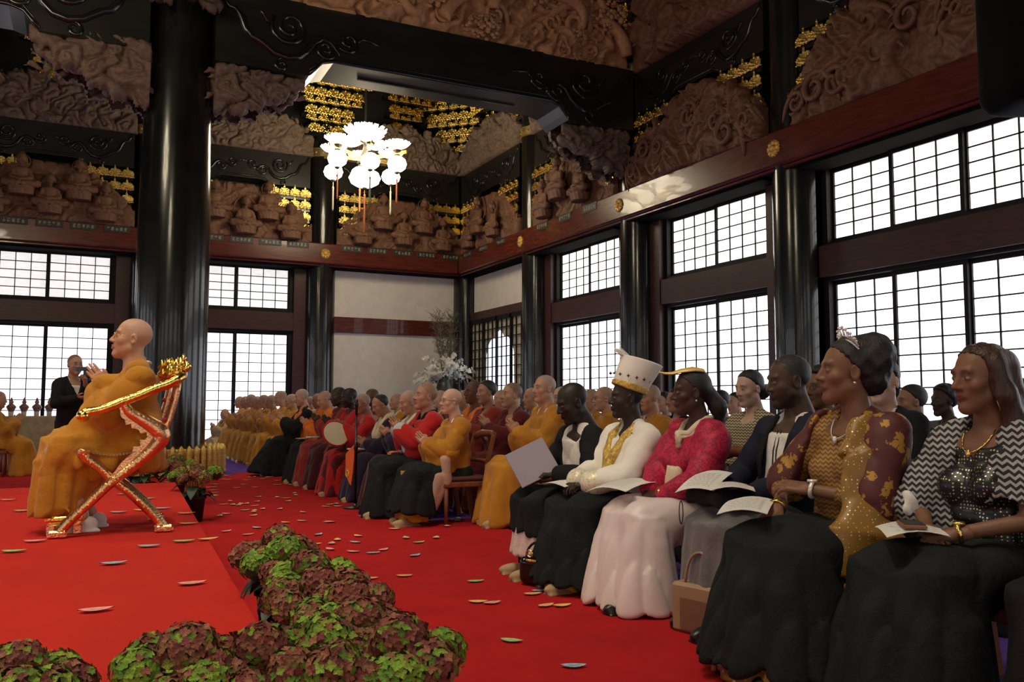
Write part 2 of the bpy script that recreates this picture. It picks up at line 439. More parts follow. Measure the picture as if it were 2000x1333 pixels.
# ---- windows -------------------------------------------------------------
P_RL = EM('paper_lit_right', (.93, .95, 1), E_RIGHT); P_RU = EM('paper_lit_right_top', (1, .97, .94), E_RIGHT_UP, streak=.06)
P_BL = EM('paper_lit_back', (.90, .88, 1), E_BACK, streak=.05); P_BU = EM('paper_lit_back_top', (1, .985, .97), E_BACK_UP, streak=.16, scale=7)
P_LW = EM('paper_lit_left', (.92, .95, 1), E_LEFT); P_FW = EM('paper_lit_front', (1, .93, .85), E_FRONT)
PANES = {}
def sash(parent, w_, h_, nc, nr, mat, x, z, y, simple=False):
    """one sliding paper sash in the local x-z plane: black frame, thin lattice, single panes"""
    fw = .065
    m = MB()
    m.box(-w_/2, -w_/2+fw, -.025, .025, 0, h_); m.box(w_/2-fw, w_/2, -.025, .025, 0, h_)
    m.box(-w_/2+fw, w_/2-fw, -.025, .025, 0, fw); m.box(-w_/2+fw, w_/2-fw, -.025, .025, h_-fw, h_)
    key = ('s', round(w_, 3), round(h_, 3))
    if key not in PANES: PANES[key] = m.mesh('sash', BLACKW)
    s = obj('sash', PANES[key], parent, (x, y, z))
    iw, ih = w_-2*fw, h_-2*fw; pw, ph = iw/nc, ih/nr; b = .02
    if simple:
        k = ('p', mat.name, round(iw, 3), round(ih, 3))
        if k not in PANES: PANES[k] = MB().box(-iw/2, iw/2, -.004, .004, 0, ih).mesh('pane', mat)
        obj('pane', PANES[k], s, (0, .012, fw)); return s
    key = ('l', round(w_, 3), round(h_, 3), nc, nr)
    if key not in PANES:
        l = MB()
        for i in range(1, nc): l.box(-iw/2+i*pw-b/2, -iw/2+i*pw+b/2, -.012, .012, fw, h_-fw)
        for j in range(1, nr): l.box(-iw/2, iw/2, -.010, .010, fw+j*ph-b/2, fw+j*ph+b/2)
        PANES[key] = l.mesh('lattice', BLACKW)
    obj('lattice', PANES[key], s)
    k = ('p', mat.name, round(pw, 3), round(ph, 3))
    if k not in PANES: PANES[k] = MB().box(-pw/2, pw/2, -.003, .003, -ph/2, ph/2).mesh('pane', mat)
    for i in range(nc):
        for j in range(nr): obj('pane', PANES[k], s, (-iw/2+(i+.5)*pw, .012, fw+(j+.5)*ph))
    return s
WINN = [0]
def window_bay(origin, rz, cx, span, mat_lo, mat_up, ns=2, nc=4, nr=11, simple=False, lo=True):
    """fills one bay: local x along the wall, local +y outwards. cx = bay centre, span = clear width between columns"""
    WINN[0] += 1
    W = tag(empty('window_%d' % WINN[0], origin, rz), kind='structure')
    hw = span/2; pw = (2.86 if ns == 2 else 3.5)/2
    z0, z1, z2, z3 = .12, 3.10, 3.72, 4.92
    # red jambs and rails
    m = MB()
    for s in (-1, 1):
        a, b = sorted((s*hw, s*(pw+.10))); m.box(cx+a, cx+b, -.02, .34, 0, 5.1)
    m.build('jamb', DARKRED, W)
    MB().box(cx-pw-.1, cx+pw+.1, .0, .32, z1+.06, z2-.06).build('middle_rail', DARKRED, W)
    MB().box(cx-hw, cx+hw, -.03, .32, z3+.06, 5.1).build('top_rail', DARKRED, W); MB().box(cx-hw, cx+hw, -.37, .10, 4.90, 4.942).build('soffit_shade_board', SOFF, W)  # black board added below the top rail as painted shade
    f = MB()
    for a, b in ((z0-.12, z1+.06), (z2-.06, z3+.06)):
        f.box(cx-pw-.1, cx-pw, .10, .30, a, b); f.box(cx+pw, cx+pw+.1, .10, .30, a, b)
        f.box(cx-pw, cx+pw, .10, .30, b-.06, b); f.box(cx-pw, cx+pw, .10, .30, a, a+(.12 if a < .1 else .06))
    f.build('track_frame', BLACKW, W)
    sw = 2*pw/ns
    for i in range(ns):
        x = cx-pw+(i+.5)*sw; y = .18 if i % 2 else .24
        wv = sw+.04
        sash(W, wv, z1-z0, nc, nr, mat_lo, x, z0, y, simple)
        sash(W, wv, z3-z2, nc, 5, mat_up, x, z2, y, simple)
    MB().box(cx-hw, cx+hw, .33, .36, 0, 5.1).build('outer_board', BLACKW, W)
    return W
def plaster_bay(name, origin, rz, cx, span, lo_plaster=True):
    W = tag(empty(name, origin, rz), kind='structure')
    MB().box(cx-span/2, cx+span/2, .06, .3, 0, 5.15).build('plaster_panel', PLASTER, W)
    if lo_plaster: MB().box(cx-span/2, cx+span/2, -.02, .07, 3.16, 3.61, .01).build('middle_rail', REDWOOD, W)
    return W
SPAN = 4.52-.82
# back wall: local x = world x, +y outward
for k in range(5):
    cx = (XCOL[k]+XCOL[k+1])/2
    if k == 0: plaster_bay('wall_back', (0, YB, 0), 0, cx, SPAN)
    else: window_bay((0, YB, 0), 0, cx, SPAN, P_BL, P_BU, simple=(k > 2))
# right wall: local x -> world -y  (rz=-90deg: local x -> (0,-1), local y -> (1,0))
for k in range(5):
    cy_ = (YCOL[k]+YCOL[k+1])/2
    if k == 0:
        W = plaster_bay('wall_right', (XR, 0, 0), -PI/2, -cy_, SPAN, False)
    else: window_bay((XR, 0, 0), -PI/2, -cy_, SPAN, P_RL, P_RU, ns=2 if k < 3 else 3, nc=4 if k < 3 else 3, nr=11 if k < 3 else 12, simple=(k > 3))
# far left wall (outside the frame, its windows light the hall) and the wall behind the camera
for k in range(5):
    window_bay((XL, 0, 0), PI/2, (YCOL[k]+YCOL[k+1])/2, SPAN, P_LW, P_LW, simple=True)
for k in range(6):
    window_bay((0, YF, 0), PI, -(XCOL[k]+XCOL[k+1])/2, SPAN, P_FW, P_FW, simple=True)
m = MB()
m.box(XL-.6, XL-.35, YF-.5, YB+.5, 0, ZC); m.build('wall_left', CEILM)['kind'] = 'structure'
MB().box(XL-.6, XR+.9, YF-.6, YF-.35, 0, ZC).build('wall_front', CEILM)['kind'] = 'structure'
# upper walls behind the carvings
MB().box(XL-.5, XR+.8, YB+.34, YB+.5, 0, ZC).build('wall_back_upper', CEILM)['kind'] = 'structure'
MB().box(XR+.36, XR+.6, YF-.5, YB+.5, 0, ZC).build('wall_right_upper', CEILM)['kind'] = 'structure'

# ---- the screen with the bell-shaped opening in the corner bay (right wall) --------------
P_ARCH = EM('paper_lit_arch', (.80, .86, 1), 2.2)
WN = tag(empty('door_1', (XR, 0, 0), -PI/2), kind='structure')
cx = -(YCOL[0]+YCOL[1])/2; hw = SPAN/2
MB().box(cx-hw, cx+hw, -.06, .1, 3.62, 3.86, .01).build('lintel', DARKRED, WN)
MB().box(cx-hw, cx+hw, -.02, .05, 0, 3.62).build('paper_wall', CREAM, WN)
arch = []
aw = .85
for t in range(0, 25):
    a = t/24; x = -aw+2*aw*a
    zz = 2.55+.55*max(0, 1-abs(x/aw))**.55+.10*abs(math.sin(a*PI*3))
    arch.append((cx+.1+x, zz))
arch = [(cx+.1-aw-.06, .5)]+[(cx+.1-aw, 2.2)]+arch+[(cx+.1+aw, 2.2), (cx+.1+aw+.06, .5)]
MB().prism(arch[::-1], -.035, -.022, 'y').build('bell_arch_pane', P_ARCH, WN)
l = MB()
for i in range(4):
    x0 = cx-hw+.05+i*(2*hw-.1)/4; w4 = (2*hw-.1)/4
    l.box(x0-.045, x0+.045, -.10, -.045, 0, 3.6)
    for j in range(1, 3): l.box(x0+j*w4/3-.013, x0+j*w4/3+.013, -.085, -.05, 0, 3.6)
l.box(cx+hw-.1, cx+hw, -.1, -.045, 0, 3.6)
for j in range(13): l.box(cx-hw, cx+hw, -.083, -.052, .3+j*.27-.012, .3+j*.27+.012)
l.box(cx-hw, cx+hw, -.1, -.045, 3.5, 3.62)
l.build('lattice', BLACKW, WN)

# ---- columns ------------------------------------------------------------------------------
def column(x, y, r, z1, name='column', band=8.2, rt=None, n=32):
    rt = rt or r
    c = MB().lathe([(r*1.02, 0), (r, .3), (r, z1*.35), (r*.3+rt*.7, z1*.7), (rt, z1-.05), (rt*.97, z1)], n).build(name, LACQ, loc=(x, y, 0), smooth=True)
    c['kind'] = 'structure'
    if band:
        b = MB().lathe([(rt+.012, -.13), (rt+.03, -.12), (rt+.03, -.10), (rt+.015, -.09), (rt+.015, .09), (rt+.03, .10), (rt+.03, .12), (rt+.012, .13)], n, cap=False).build('gold_band', M('pale_brass', (.62, .50, .28), .35, 1, bump=.3, bscale=40), c, (0, 0, band))
        sd = MB()
        for i in range(14):
            a = 2*PI*i/14; sd.sphere(((rt+.015)*math.cos(a), (rt+.015)*math.sin(a), 0), .035, 8, 6)
        for i in range(44):
            a = 2*PI*i/44
            for z in (-.11, .11): sd.sphere(((rt+.03)*math.cos(a), (rt+.03)*math.sin(a), z), .014, 5, 4)
        sd.build('stud', GOLDD, b)
    return c
for k, y in enumerate(YCOL[:6]): column(XR, y, .41, 9.0)
for x in XCOL[1:6]: column(x, YB, .41, 9.0)
BCX, BCY = 1.33, 15.15
bigc = column(BCX, BCY, .57, 10.6, band=None, rt=.475, n=48)
# lotus-petal ring of gold at the foot of the big column
ring = thing('gold_column_ring', 'ring of embossed gilded posts around the foot of the big black column', 'column ring', (BCX, BCY, 0))
MB().lathe([(.80, 0), (.86, 0), (.86, .06), (.82, .08), (.82, .40), (.80, .42), (.78, .40)], 48, cap=False).build('ring_wall', GOLDD, ring)
pm = MB().lathe([(.0, 0), (.052, 0), (.056, .03), (.046, .08), (.052, .13), (.046, .2), (.052, .26), (.046, .32), (.05, .36), (.045, .40), (.03, .44), (.012, .46), (0, .47)], 10).mesh('post', GOLDD, True)
for i in range(44):
    a = 2*PI*i/44; obj('post', pm, ring, (.86*math.cos(a), .86*math.sin(a), 0), a)

# ---- red tie beam (nageshi) with name plates and gilded rosettes --------------------------
bb = MB(); bb.box(XL, XR-.5, YB-.50, YB+.1, 5.02, 5.60, .03); bb.box(XL, XR-.42, YB-.40, YB+.1, 4.96, 5.03, .02)
BEAMB = bb.build('trim_1', REDWOOD); BEAMB['kind'] = 'structure'
bb = MB(); bb.box(XR-.50, XR+.1, YF, YB-.42, 5.02, 5.60, .03); bb.box(XR-.40, XR+.1, YF, YB-.4, 4.96, 5.03, .02)
BEAMR = bb.build('trim_2', REDWOOD); BEAMR['kind'] = 'structure'
MB().box(XR-.39, XR+.1, YF, YB-.4, 4.94, 4.96).build('soffit_shade_board', SOFF, BEAMR); MB().box(XL, XR-.42, YB-.39, YB+.1, 4.94, 4.96).build('soffit_shade_board', SOFF, BEAMB)  # thin black sheets added to keep the beam underside dark, as in shade
def rosette_mesh():
    m = MB()
    m.lathe([(0, .07), (.035, .065), (.05, .045), (.06, .02)], 16, cap=False)
    for i in range(8):
        a = 2*PI*i/8; m.sphere((.095*math.cos(a), .095*math.sin(a), .015), (.042, .042, .03), 8, 6)
    m.lathe([(.125, 0), (.13, .012), (.10, .022), (.05, .02), (0, .02)], 24, cap=False)
    for i in range(16):
        a = 2*PI*(i+.5)/16; m.sphere((.13*math.cos(a), .13*math.sin(a), .008), .02, 6, 4)
    return m.mesh('rosette', GOLDD, True)
ROS = rosette_mesh()
for x in XCOL[1:5]:
    o = obj('rosette', ROS, BEAMB, (x, YB-.50, 5.31)); o.rotation_euler = (PI/2, 0, 0)
for y in YCOL[1:6]:
    o = obj('rosette', ROS, BEAMR, (XR-.50, y, 5.31)); o.rotation_euler = (PI/2, 0, -PI/2)
PLATE = M('dark_name_plate', (.035, .026, .018), .5); INK = M('pale_plate_lettering', (.45, .40, .30), .5)
pl = MB().box(-.30, .30, -.012, 0, -.09, .09, .006).mesh('name_plate', PLATE)
def glyphs(seed):
    g = MB(); r = random.Random(seed)
    for i in range(5):
        x = -.2+i*.1
        for q in range(4):
            if r.random() < .75:
                z = -.035+q*.022; g.box(x-.03, x+.03, -.0145, -.012, z, z+.009)
        if r.random() < .8: g.box(x-.005, x+.005, -.0145, -.012, -.04, .045)
        if r.random() < .5: g.box(x-.03, x-.022, -.0145, -.012, -.04, .02)
    return g.mesh('plate_lettering', INK)
GLY = [glyphs(i) for i in range(6)]
gi = 0
for k in range(4):
    c0 = (XCOL[k]+XCOL[k+1])/2
    for d in (-1.5, -.75, 0, .75, 1.5):
        o = obj('name_plate', pl, BEAMB, (c0+d, YB-.50, 5.50)); obj('plate_lettering', GLY[gi % 6], o); gi += 1
for k in range(2):
    c0 = (YCOL[k]+YCOL[k+1])/2
    for d in (-1.1, 0, 1.1):
        o = obj('name_plate', pl, BEAMR, (XR-.50, c0+d, 5.50), -PI/2); obj('plate_lettering', GLY[gi % 6], o); gi += 1

# ---- black curved beams (koryo) with scroll carving ----------------------------------------
def spiral(cx, cz, r0, turns, dir=1, a0=0., n=40, tail=None):
    P = []
    for i in range(n+1):
        t = i/n; a = a0+dir*turns*2*PI*t; r = r0*(1-t)**.85+.012
        P.append((cx+r*math.cos(a), cz+r*math.sin(a)))
    if tail: P = tail+P
    return P
def scroll_tubes(m, s, x0, z0, y, sc=1., th=.03):
    """the cloud-scroll relief used at a beam's end, mirrored by s"""
    def T(pts, r):
        m.tube([(x0+s*sc*a, y, z0+sc*b) for a, b in pts], [r*sc*(.5+.5*min(1, 3*min(i, len(pts)-1-i)/len(pts)+.25)) for i in range(len(pts))], 8, flat=.9, up=(0, 1, 0))
    th *= 1.0
    T([(0.0, .42), (.06, .30), (.12, .20), (.2, .19), (.28, .10), (.34, -.06), (.42, -.16), (.52, -.19), (.60, -.24), (.72, -.33), (.9, -.37), (1.06, -.33), (1.17, -.22), (1.26, -.08), (1.38, -.01), (1.5, -.05), (1.58, -.14), (1.6, -.22)], .05)
    T(spiral(.92, .06, .24, 1.9, 1, 2.6, 44, [(.5, .24), (.56, .20), (.61, .09), (.67, .05)]), .04)
    T(spiral(1.42, -.16, .15, 1.6, -1, 1.4, 36), .034)
    T(spiral(1.74, 0, .14, 1.5, 1, 3.5, 36, [(1.38, -.01), (1.5, -.1), (1.6, -.14)]), .034)
    T(spiral(.82, -.48, .085, 1.3, 1, 1.2, 24), .03)
    T([(1.86, .0), (1.95, .09), (2.05, .08), (2.2, .04)], .026)
def koryo(name, L, z0, z1, th, label=None, arch=.10, end=.9, big=False):
    """beam along local x (0..L), room side at local y=-th/2"""
    o = empty(name)
    pts = [(0, z0)]
    if big:
        e = 1.55
        pts += [(e, z0), (e+.10, z0+.10), (e+.22, z0+.24), (e+.42, z0+.30), (L-e-.42, z0+.30), (L-e-.22, z0+.24), (L-e-.10, z0+.10), (L-e, z0), (L, z0)]
    else:
        pts += [(L*.30, z0), (L*.32, z0+.05), (L*.36, z0+arch), (L*.64, z0+arch), (L*.68, z0+.05), (L*.7, z0), (L, z0)]
    pts += [(L, z1), (0, z1)]
    b = MB().prism(pts, -th/2, th/2, 'y').build('beam', LACQB, o)
    if big:
        q = MB(); c = [p for p in pts[1:-3]]
        q.tube([(a, -th/2-.01, z+.03) for a, z in c], .03, 8, up=(0, 1, 0)); q.tube([(a, -th/2-.01, z+.10) for a, z in c], .014, 6, up=(0, 1, 0))
        q.build('edge_moulding', LACQ, o, smooth=True)
        s = MB(); s.bar((L*.5-1.6, 0, z0+.29), (L*.5+1.6, 0, z0+.29), .05, .05); s.build('soffit_groove', LACQ, o)
    m = MB(); sc = (z1-z0)/1.02
    zc = z0+(z1-z0)*.56
    scroll_tubes(m, 1, .05, zc, -th/2, sc); scroll_tubes(m, -1, L-.05, zc, -th/2, sc)
    m.build('scroll_carving', LACQ, o, smooth=True)
    if not big:
        q = MB(); q.tube([(L*.31, -th/2, z0+.06), (L*.34, -th/2, z0+arch+.03), (L*.37, -th/2, z0+arch+.07), (L*.63, -th/2, z0+arch+.07), (L*.66, -th/2, z0+arch+.03), (L*.69, -th/2, z0+.06)], .025, 8, up=(0, 1, 0))
        q.build('edge_moulding', LACQ, o, smooth=True)
    o['kind'] = 'structure'
    return o
kb = koryo('beam_back', SPAN, 7.15, 8.05, .5)
kb.location = (XCOL[1]+.41, YB-.05, 0)
for k in range(1, 4):
    o = dup_tree(kb); o.location = (XCOL[k+1]+.41, YB-.05, 0)
for k in range(5):
    o = dup_tree(kb); o.name = 'beam_right'; o.location = (XR-.05, YCOL[k]-.41, 0); o.rotation_euler = (0, 0, -PI/2)
LB = XR-.41-(BCX+.5)
kbig = koryo('rainbow_beam', LB, 6.80, 8.08, .95, big=True); kbig.location = (BCX+.5, 15.05, 0)
kbig.rotation_euler = (0, 0, -math.radians(.6))
o = dup_tree(kbig); o.location = (BCX-.5-LB, 15.15, 0)
# ================================================================= carved panels, gilded bracket sets, chandelier
def scroll_height(X, Z, seed, n, W, H, z0, turns=5.5, warp=.12):
    """height field of rolling scrolls (clouds and waves): every seed point is the eye of a volute"""
    r = np.random.default_rng(seed)
    C = []
    for _ in range(6000):
        p = np.array([r.uniform(0, W), z0+r.uniform(-.05, H)])
        if all(np.hypot(*(p-q)) > .62*math.sqrt(W*H/n) for q in C): C.append(p)
        if len(C) >= n: break
    C = np.array(C); ph = r.uniform(0, 2*PI, len(C)); sg = r.choice([-1, 1], len(C)); tn = turns*r.uniform(.45, 1.1, len(C)); hb = r.uniform(0, 1, len(C))
    wx = X+warp*np.sin(5.1*Z+seed)+.4*warp*np.sin(13*Z+7*X+seed); wz = Z+warp*np.sin(4.3*X+2*seed)+.4*warp*np.sin(11*X-9*Z)
    D = np.sqrt((wx[..., None]-C[:, 0])**2+(wz[..., None]-C[:, 1])**2)
    o = np.argsort(D, -1)[..., :2]; d1 = np.take_along_axis(D, o[..., :1], -1)[..., 0]; d2 = np.take_along_axis(D, o[..., 1:], -1)[..., 0]
    i = o[..., 0]; th = np.arctan2(wz-C[i, 1], wx-C[i, 0])
    sp = np.cos(th*sg[i]+ph[i]+tn[i]*np.log(d1/.1+.25))
    rid = np.where(sp > 0, np.sqrt(np.abs(sp)), -.8*np.abs(sp)**.5)
    edge = np.clip((d2-d1)/.05, 0, 1)
    sc = math.sqrt(W*H/n)
    dome = np.clip(1-(d1/sc)**2, -.5, 1)
    h = .8*hb[i]+.55*dome+.26*rid*np.clip(d1/.04, 0, 1)+.9*(np.sqrt(edge)-1)
    return h
def relief_mesh(name, W, z0, top, seed, n, amp, step, mat, turns=5.5, extra=None, fine=.02):
    """carved board standing between z0 and the outline top(x); relief towards local -y"""
    nx = int(W/step)+1; H = max(top(W*i/60.) for i in range(61)); nz = int(H/step)+1
    xs = np.linspace(0, W, nx); zs = np.linspace(z0, z0+H, nz); X, Z = np.meshgrid(xs, zs, indexing='ij')
    h = scroll_height(X, Z, seed, n, W, H, z0, turns)
    h2 = scroll_height(X, Z, seed+50, n*5, W, H, z0, 4.0, .05)
    T = np.array([top(x) for x in xs])[:, None]
    wob = .06*np.sin(X*19+seed)+.04*np.sin(X*43+2*seed)
    inside = (Z-z0) < T+wob+.10*h
    ed = np.clip((T+wob+.1*h-(Z-z0))/.10, 0, 1)
    Y = -(amp*(.45+h+.20*h2))*(.25+.75*np.sqrt(ed))
    if extra is not None: Y = Y-extra(X, Z)
    Y = Y-fine*np.sin(60*X+20*h)*np.sin(55*Z+30*h2)*.25
    V = np.stack([X, Y, Z], -1).reshape(-1, 3)
    a = (np.arange(nx-1)[:, None]*nz+np.arange(nz-1)[None]).ravel()
    q = np.stack([a, a+nz, a+nz+1, a+1], -1)
    keep = inside.ravel()[q].all(1); q = q[keep]
    u, inv = np.unique(q.ravel(), return_inverse=True)
    V2 = V[u]; q2 = inv.reshape(-1, 4)
    # thickness: a back skin and the rim between them
    nb = len(V2); B = V2.copy(); B[:, 1] = np.maximum(B[:, 1]+.10, .02)
    e = np.concatenate([q2[:, [0, 1]], q2[:, [1, 2]], q2[:, [2, 3]], q2[:, [3, 0]]]); k = np.sort(e, 1); key = k[:, 0].astype(np.int64)*nb+k[:, 1]
    uu, ix, ct = np.unique(key, return_index=True, return_counts=True); be = e[ix[ct == 1]]
    rim = np.stack([be[:, 1], be[:, 0], be[:, 0]+nb, be[:, 1]+nb], -1)
    return mesh_of(name, np.concatenate([V2, B]), np.concatenate([q2, rim]), mat, True)
# seated figure on a lotus seat, carved in the round
def buddha_mesh(h):
    s = SDF(.022)
    s.ell((0, -.03, .90), (.112, .118, .132)); s.ell((0, -.01, 1.035), (.05, .055, .04), .02)   # head and topknot
    s.cone((0, -.01, .66), (0, -.015, .80), .05, .046, .02)
    s.loft((0, .02, .30), (0, 0, .66), (.15, .12), (.155, .10)); s.ell((0, -.01, .62), (.165, .10, .08))
    for q in (-1, 1):
        s.chain([(q*.165, 0, .62), (q*.215, -.04, .44), (q*.07, -.18, .36)], [.06, .055, .045], .02)
        s.chain([(q*.12, .02, .33), (q*.34, -.08, .28), (q*.05, -.20, .27)], [.11, .09, .07])
        s.ell((q*.108, .0, .86), (.02, .028, .065), .015)
    s.ell((0, -.20, .37), (.07, .05, .035))
    s.ell((0, -.14, .895), (.016, .022, .034), .015)
    s.loft((0, 0, .0), (0, 0, .20), (.27, .19), (.29, .22), k=.02)
    s.disp = lambda P: np.where(P[:, 2] < .20, .006*np.cos(np.arctan2(P[:, 1], P[:, 0])*16+P[:, 2]*18), .006*np.sin(P[:, 2]*70+P[:, 0]*30))
    v, f = s.mesh(h); return mesh_of('seated_figure', v, f, CARVE, True)
BUD = buddha_mesh(.02)
halo = MB().tube([(.30*math.cos(a), .09, .70+.34*math.sin(a)) for a in [2*PI*i/36 for i in range(36)]], .016, 6, closed=True, up=(0, 1, 0)).mesh('halo', CARVE, True)
halo2 = MB().tube([(.17*math.cos(a), .07, .86+.17*math.sin(a)) for a in [2*PI*i/28 for i in range(28)]], .012, 6, closed=True, up=(0, 1, 0)).mesh('halo', CARVE, True)
def hill(W, H, side=.45, p=1.6):
    return lambda x: H*(side+(1-side)*max(0, 1-abs((x-W/2)/(W/2))**p))
PW = SPAN+.1
RB = [relief_mesh('relief', PW, 0, hill(PW, 1.45, .30, 2.2), 3+i, 13, .085, .025, CARVE, 8.) for i in range(2)]
RU = [relief_mesh('relief', PW, 0, hill(PW, 1.22, .42, 2.6), 13+i, 30, .13, .024, CARVEG, 5.5) for i in range(2)]
def panel(name, mesh, label, loc, rz, figs=None):
    t = tag(empty(name, loc, rz), label, 'carving')
    obj('relief', mesh, t)
    for f in figs or []:
        x, z, s, hk = f
        o = obj('seated_figure', BUD, t, (x, -.30, z)); o.scale = (s, s*.95, s)
        hobj = obj('halo', halo if hk else halo2, o)
    return t
names = ['corner white wall bay', 'bay between the chandelier column and the big column', 'bay on the far side of the big column', 'farthest bay']
for k in range(3):
    W = PW; x0 = XCOL[k+1]+.36
    fg = [(W*.5, .12, .95, 1), (W*.5-.62, .52, .98, 0), (W*.5+.62, .52, .98, 0), (W*.5-1.22, .05, .92, 0), (W*.5+1.22, .05, .92, 0)] if k != 1 else \
         [(W*.52, .05, .98, 1), (W*.5-.70, .42, .95, 0), (W*.5+.66, .48, 1., 0), (W*.5-1.35, .02, .9, 0), (W*.5+1.28, .02, .95, 0)]
    panel('carved_buddha_panel', RB[k % 2], 'brown cedar carving of seated buddhas above the red beam, '+['beside the room corner', 'right of the big black column', 'left of the big black column'][k], (x0, YB-.30, 5.60), 0, fg)
    panel('carved_frieze', RU[k % 2], 'greyish frieze of carved clouds and figures, '+['in the corner behind the chandelier', 'just right of the big black column', 'left of the big black column'][k], (x0, YB-.22, 8.06), 0)
# right wall
RW = [relief_mesh('relief', PW, 0, hill(PW, 1.5, .32, 2.0), 31+i, 11, .17, .023, CARVE, 9.0) for i in range(2)]
for k in range(4):
    y0 = YCOL[k]-.36
    fg = [(PW*.45, .35, 1., 1), (PW*.5-.9, .05, .9, 0), (PW*.5+.8, .1, .92, 0)] if k < 2 else None
    p = panel('carved_buddha_panel' if k < 2 else 'carved_wave_panel', RW[k % 2] if k > 1 else RB[k], ['cedar carving of buddhas on the right wall next to the corner column', 'cedar carving of buddhas above the small distant right-wall window',
          'brown carving of waves and dragons between the two nearest right-wall columns', 'large brown carving of rolling waves above the nearest big window'][k], (XR-.28, y0, 5.60), -PI/2, fg)
for k in range(4):
    y0 = YCOL[k]-.36
    if k < 2: panel('carved_frieze', RU[(k+1) % 2], ['grey frieze of tangled carved branches right of the corner column', 'grey carved frieze above the right-wall scroll beam, partly behind the big beam'][k], (XR-.22, y0, 8.06), -PI/2)
CARVER = relief_mesh('relief', PW, 0, lambda x: 1.9, 47, 9, .24, .028, CARVE, 9.)
panel('carved_wave_panel', CARVER, 'dark brown carving of waves above the scroll beam at the top right', (XR-.25, YCOL[2]-.36, 8.06), -PI/2)
panel('carved_wave_panel', CARVER, 'brown carving high above the nearest right-wall window, cut by the frame', (XR-.25, YCOL[3]-.36, 8.06), -PI/2)
# curling wave crests and coils standing proud of the wave panels
def curl_mesh(mat, seed):
    r = random.Random(seed); P = []; R = []
    for i in range(34):
        t = i/33; a = .4+t*2*PI*1.35; rr = .30*(1-t)**.8+.03; P.append((rr*math.cos(a), -.02-.10*t, rr*math.sin(a))); R.append(.062*(1-.65*t)+.012)
    m = MB().tube([(.55, .0, -.42), (.48, -.01, -.2), (.40, -.02, .0)]+P, [.02, .05, .06]+R, 8, up=(0, 1, 0))
    for k in range(6): a = .6+k*.5; m.tube([(.30*math.cos(a), -.02, .30*math.sin(a)), (.40*math.cos(a+.12), -.05, .40*math.sin(a+.12)), (.45*math.cos(a+.35), -.09, .45*math.sin(a+.35))], [.045, .032, .008], 6)
    return m.mesh('wave_curl', mat, True)
CURL, CURLP = curl_mesh(CARVE, 1), curl_mesh(CARVEL, 2)
rc = random.Random(8)
def curls(t, W, H, n, mesh, y=-.22, s0=.5, s1=1.):
    for i in range(n):
        x = W*(i+.5)/n+rc.uniform(-.15, .15); o = obj('wave_curl', mesh, t, (x, y, rc.uniform(.28, max(.3, H(x)-.35)))); q = rc.uniform(s0, s1); o.scale = (q*rc.choice((-1, 1)), q, q); o.rotation_euler = (0, rc.uniform(-.7, .7), 0)
for o in list(COL.objects):
    if o.name.startswith('carved_wave_panel'):
        up_ = o.location[2] > 7; curls(o, PW, (lambda x: 1.7) if up_ else hill(PW, 1.5, .32, 2.0), 9, CURL)
# the big pale carving on top of the rainbow beam: thick swirling trunk and peony clusters
LBW = LB-.1
BIGC = relief_mesh('relief', LBW, 0, lambda x: 2.0, 77, 15, .24, .027, CARVEL, 10., fine=.03)
bigp = tag(empty('carved_dragon_panel', (BCX+.55, 14.95, 8.06), -math.radians(.6)), 'large pale cedar carving of swirling clouds on top of the big black beam', 'carving')
obj('relief', BIGC, bigp)
pm_ = []
for q in range(3):
    m = MB(); r = random.Random(q)
    for i in range(46):
        a = r.uniform(0, 2*PI); b = r.uniform(0, PI/2); rr = .30
        p = (rr*math.cos(a)*math.sin(b), -rr*.8*math.cos(b), rr*.8*math.sin(a)*math.sin(b))
        m.sphere(p, (r.uniform(.035, .065), .04, r.uniform(.03, .05)), 6, 5)
    pm_.append(m.mesh('peony', CARVEL, True))
r = random.Random(5)
for i in range(17):
    o = obj('peony', pm_[i % 3], bigp, (r.uniform(.3, LBW-.3) if i > 5 else LBW-.3-1.0*i, -.30, r.uniform(.25, 1.6))); s_ = r.uniform(.7, 1.25); o.scale = (s_, s_, s_)
curls(bigp, LBW, lambda x: 1.9, 15, CURLP, -.28, .7, 1.4)
for i in range(7):
    x = .6+i*1.15; m = MB(); P = []
    for t in range(26):
        a = t/25; P.append((x+.9*a+.25*math.sin(a*7+i), -.36-.1*math.sin(a*5), .25+1.0*abs(math.sin(a*2.3+i*.9))))
    m.tube(P, [.11*(1-.5*t/25)+.02 for t in range(26)], 8); m.build('dragon_coil', CARVEL, bigp, smooth=True)

# carved brackets (phoenix noses) hanging under the beam ends and the beast paws on the big column
def nose_mesh(seed, mat):
    s = SDF(.05); r = np.random.default_rng(seed)
    s.loft((0, 0, -.42), (0, 0, .42), (.30, .30), (.42, .36), k=.05)
    s.ell((.55, 0, .12), (.42, .30, .26)); s.ell((.95, 0, .22), (.26, .24, .20))
    for i in range(60):
        p = np.array([r.uniform(-.3, 1.15), r.choice([-1, 1])*r.uniform(.22, .36), 0]); p[2] = r.uniform(-.38, .36)*(1-.45*max(0, p[0]))+.12*max(0, p[0])
        d = np.array([r.uniform(-.3, .3), r.uniform(-.06, .06), r.uniform(-.22, .12)])
        s.chain([p, p+.5*d+[0, 0, .06], p+d], [.03, .062, .014], .008)
    s.disp = lambda P: .018*np.sin(P[:, 0]*20+4*np.sin(P[:, 2]*9+seed))*np.sin(P[:, 2]*23+3*np.sin(P[:, 0]*8))
    v, f = s.mesh(.028); return mesh_of('bracket_carving', v, f, mat, True)
NOSE = nose_mesh(2, M('brown_grey_carved_cedar', (.11, .068, .048), .68, col2=(.19, .12, .085), vscale=14, bump=.25, bscale=45))
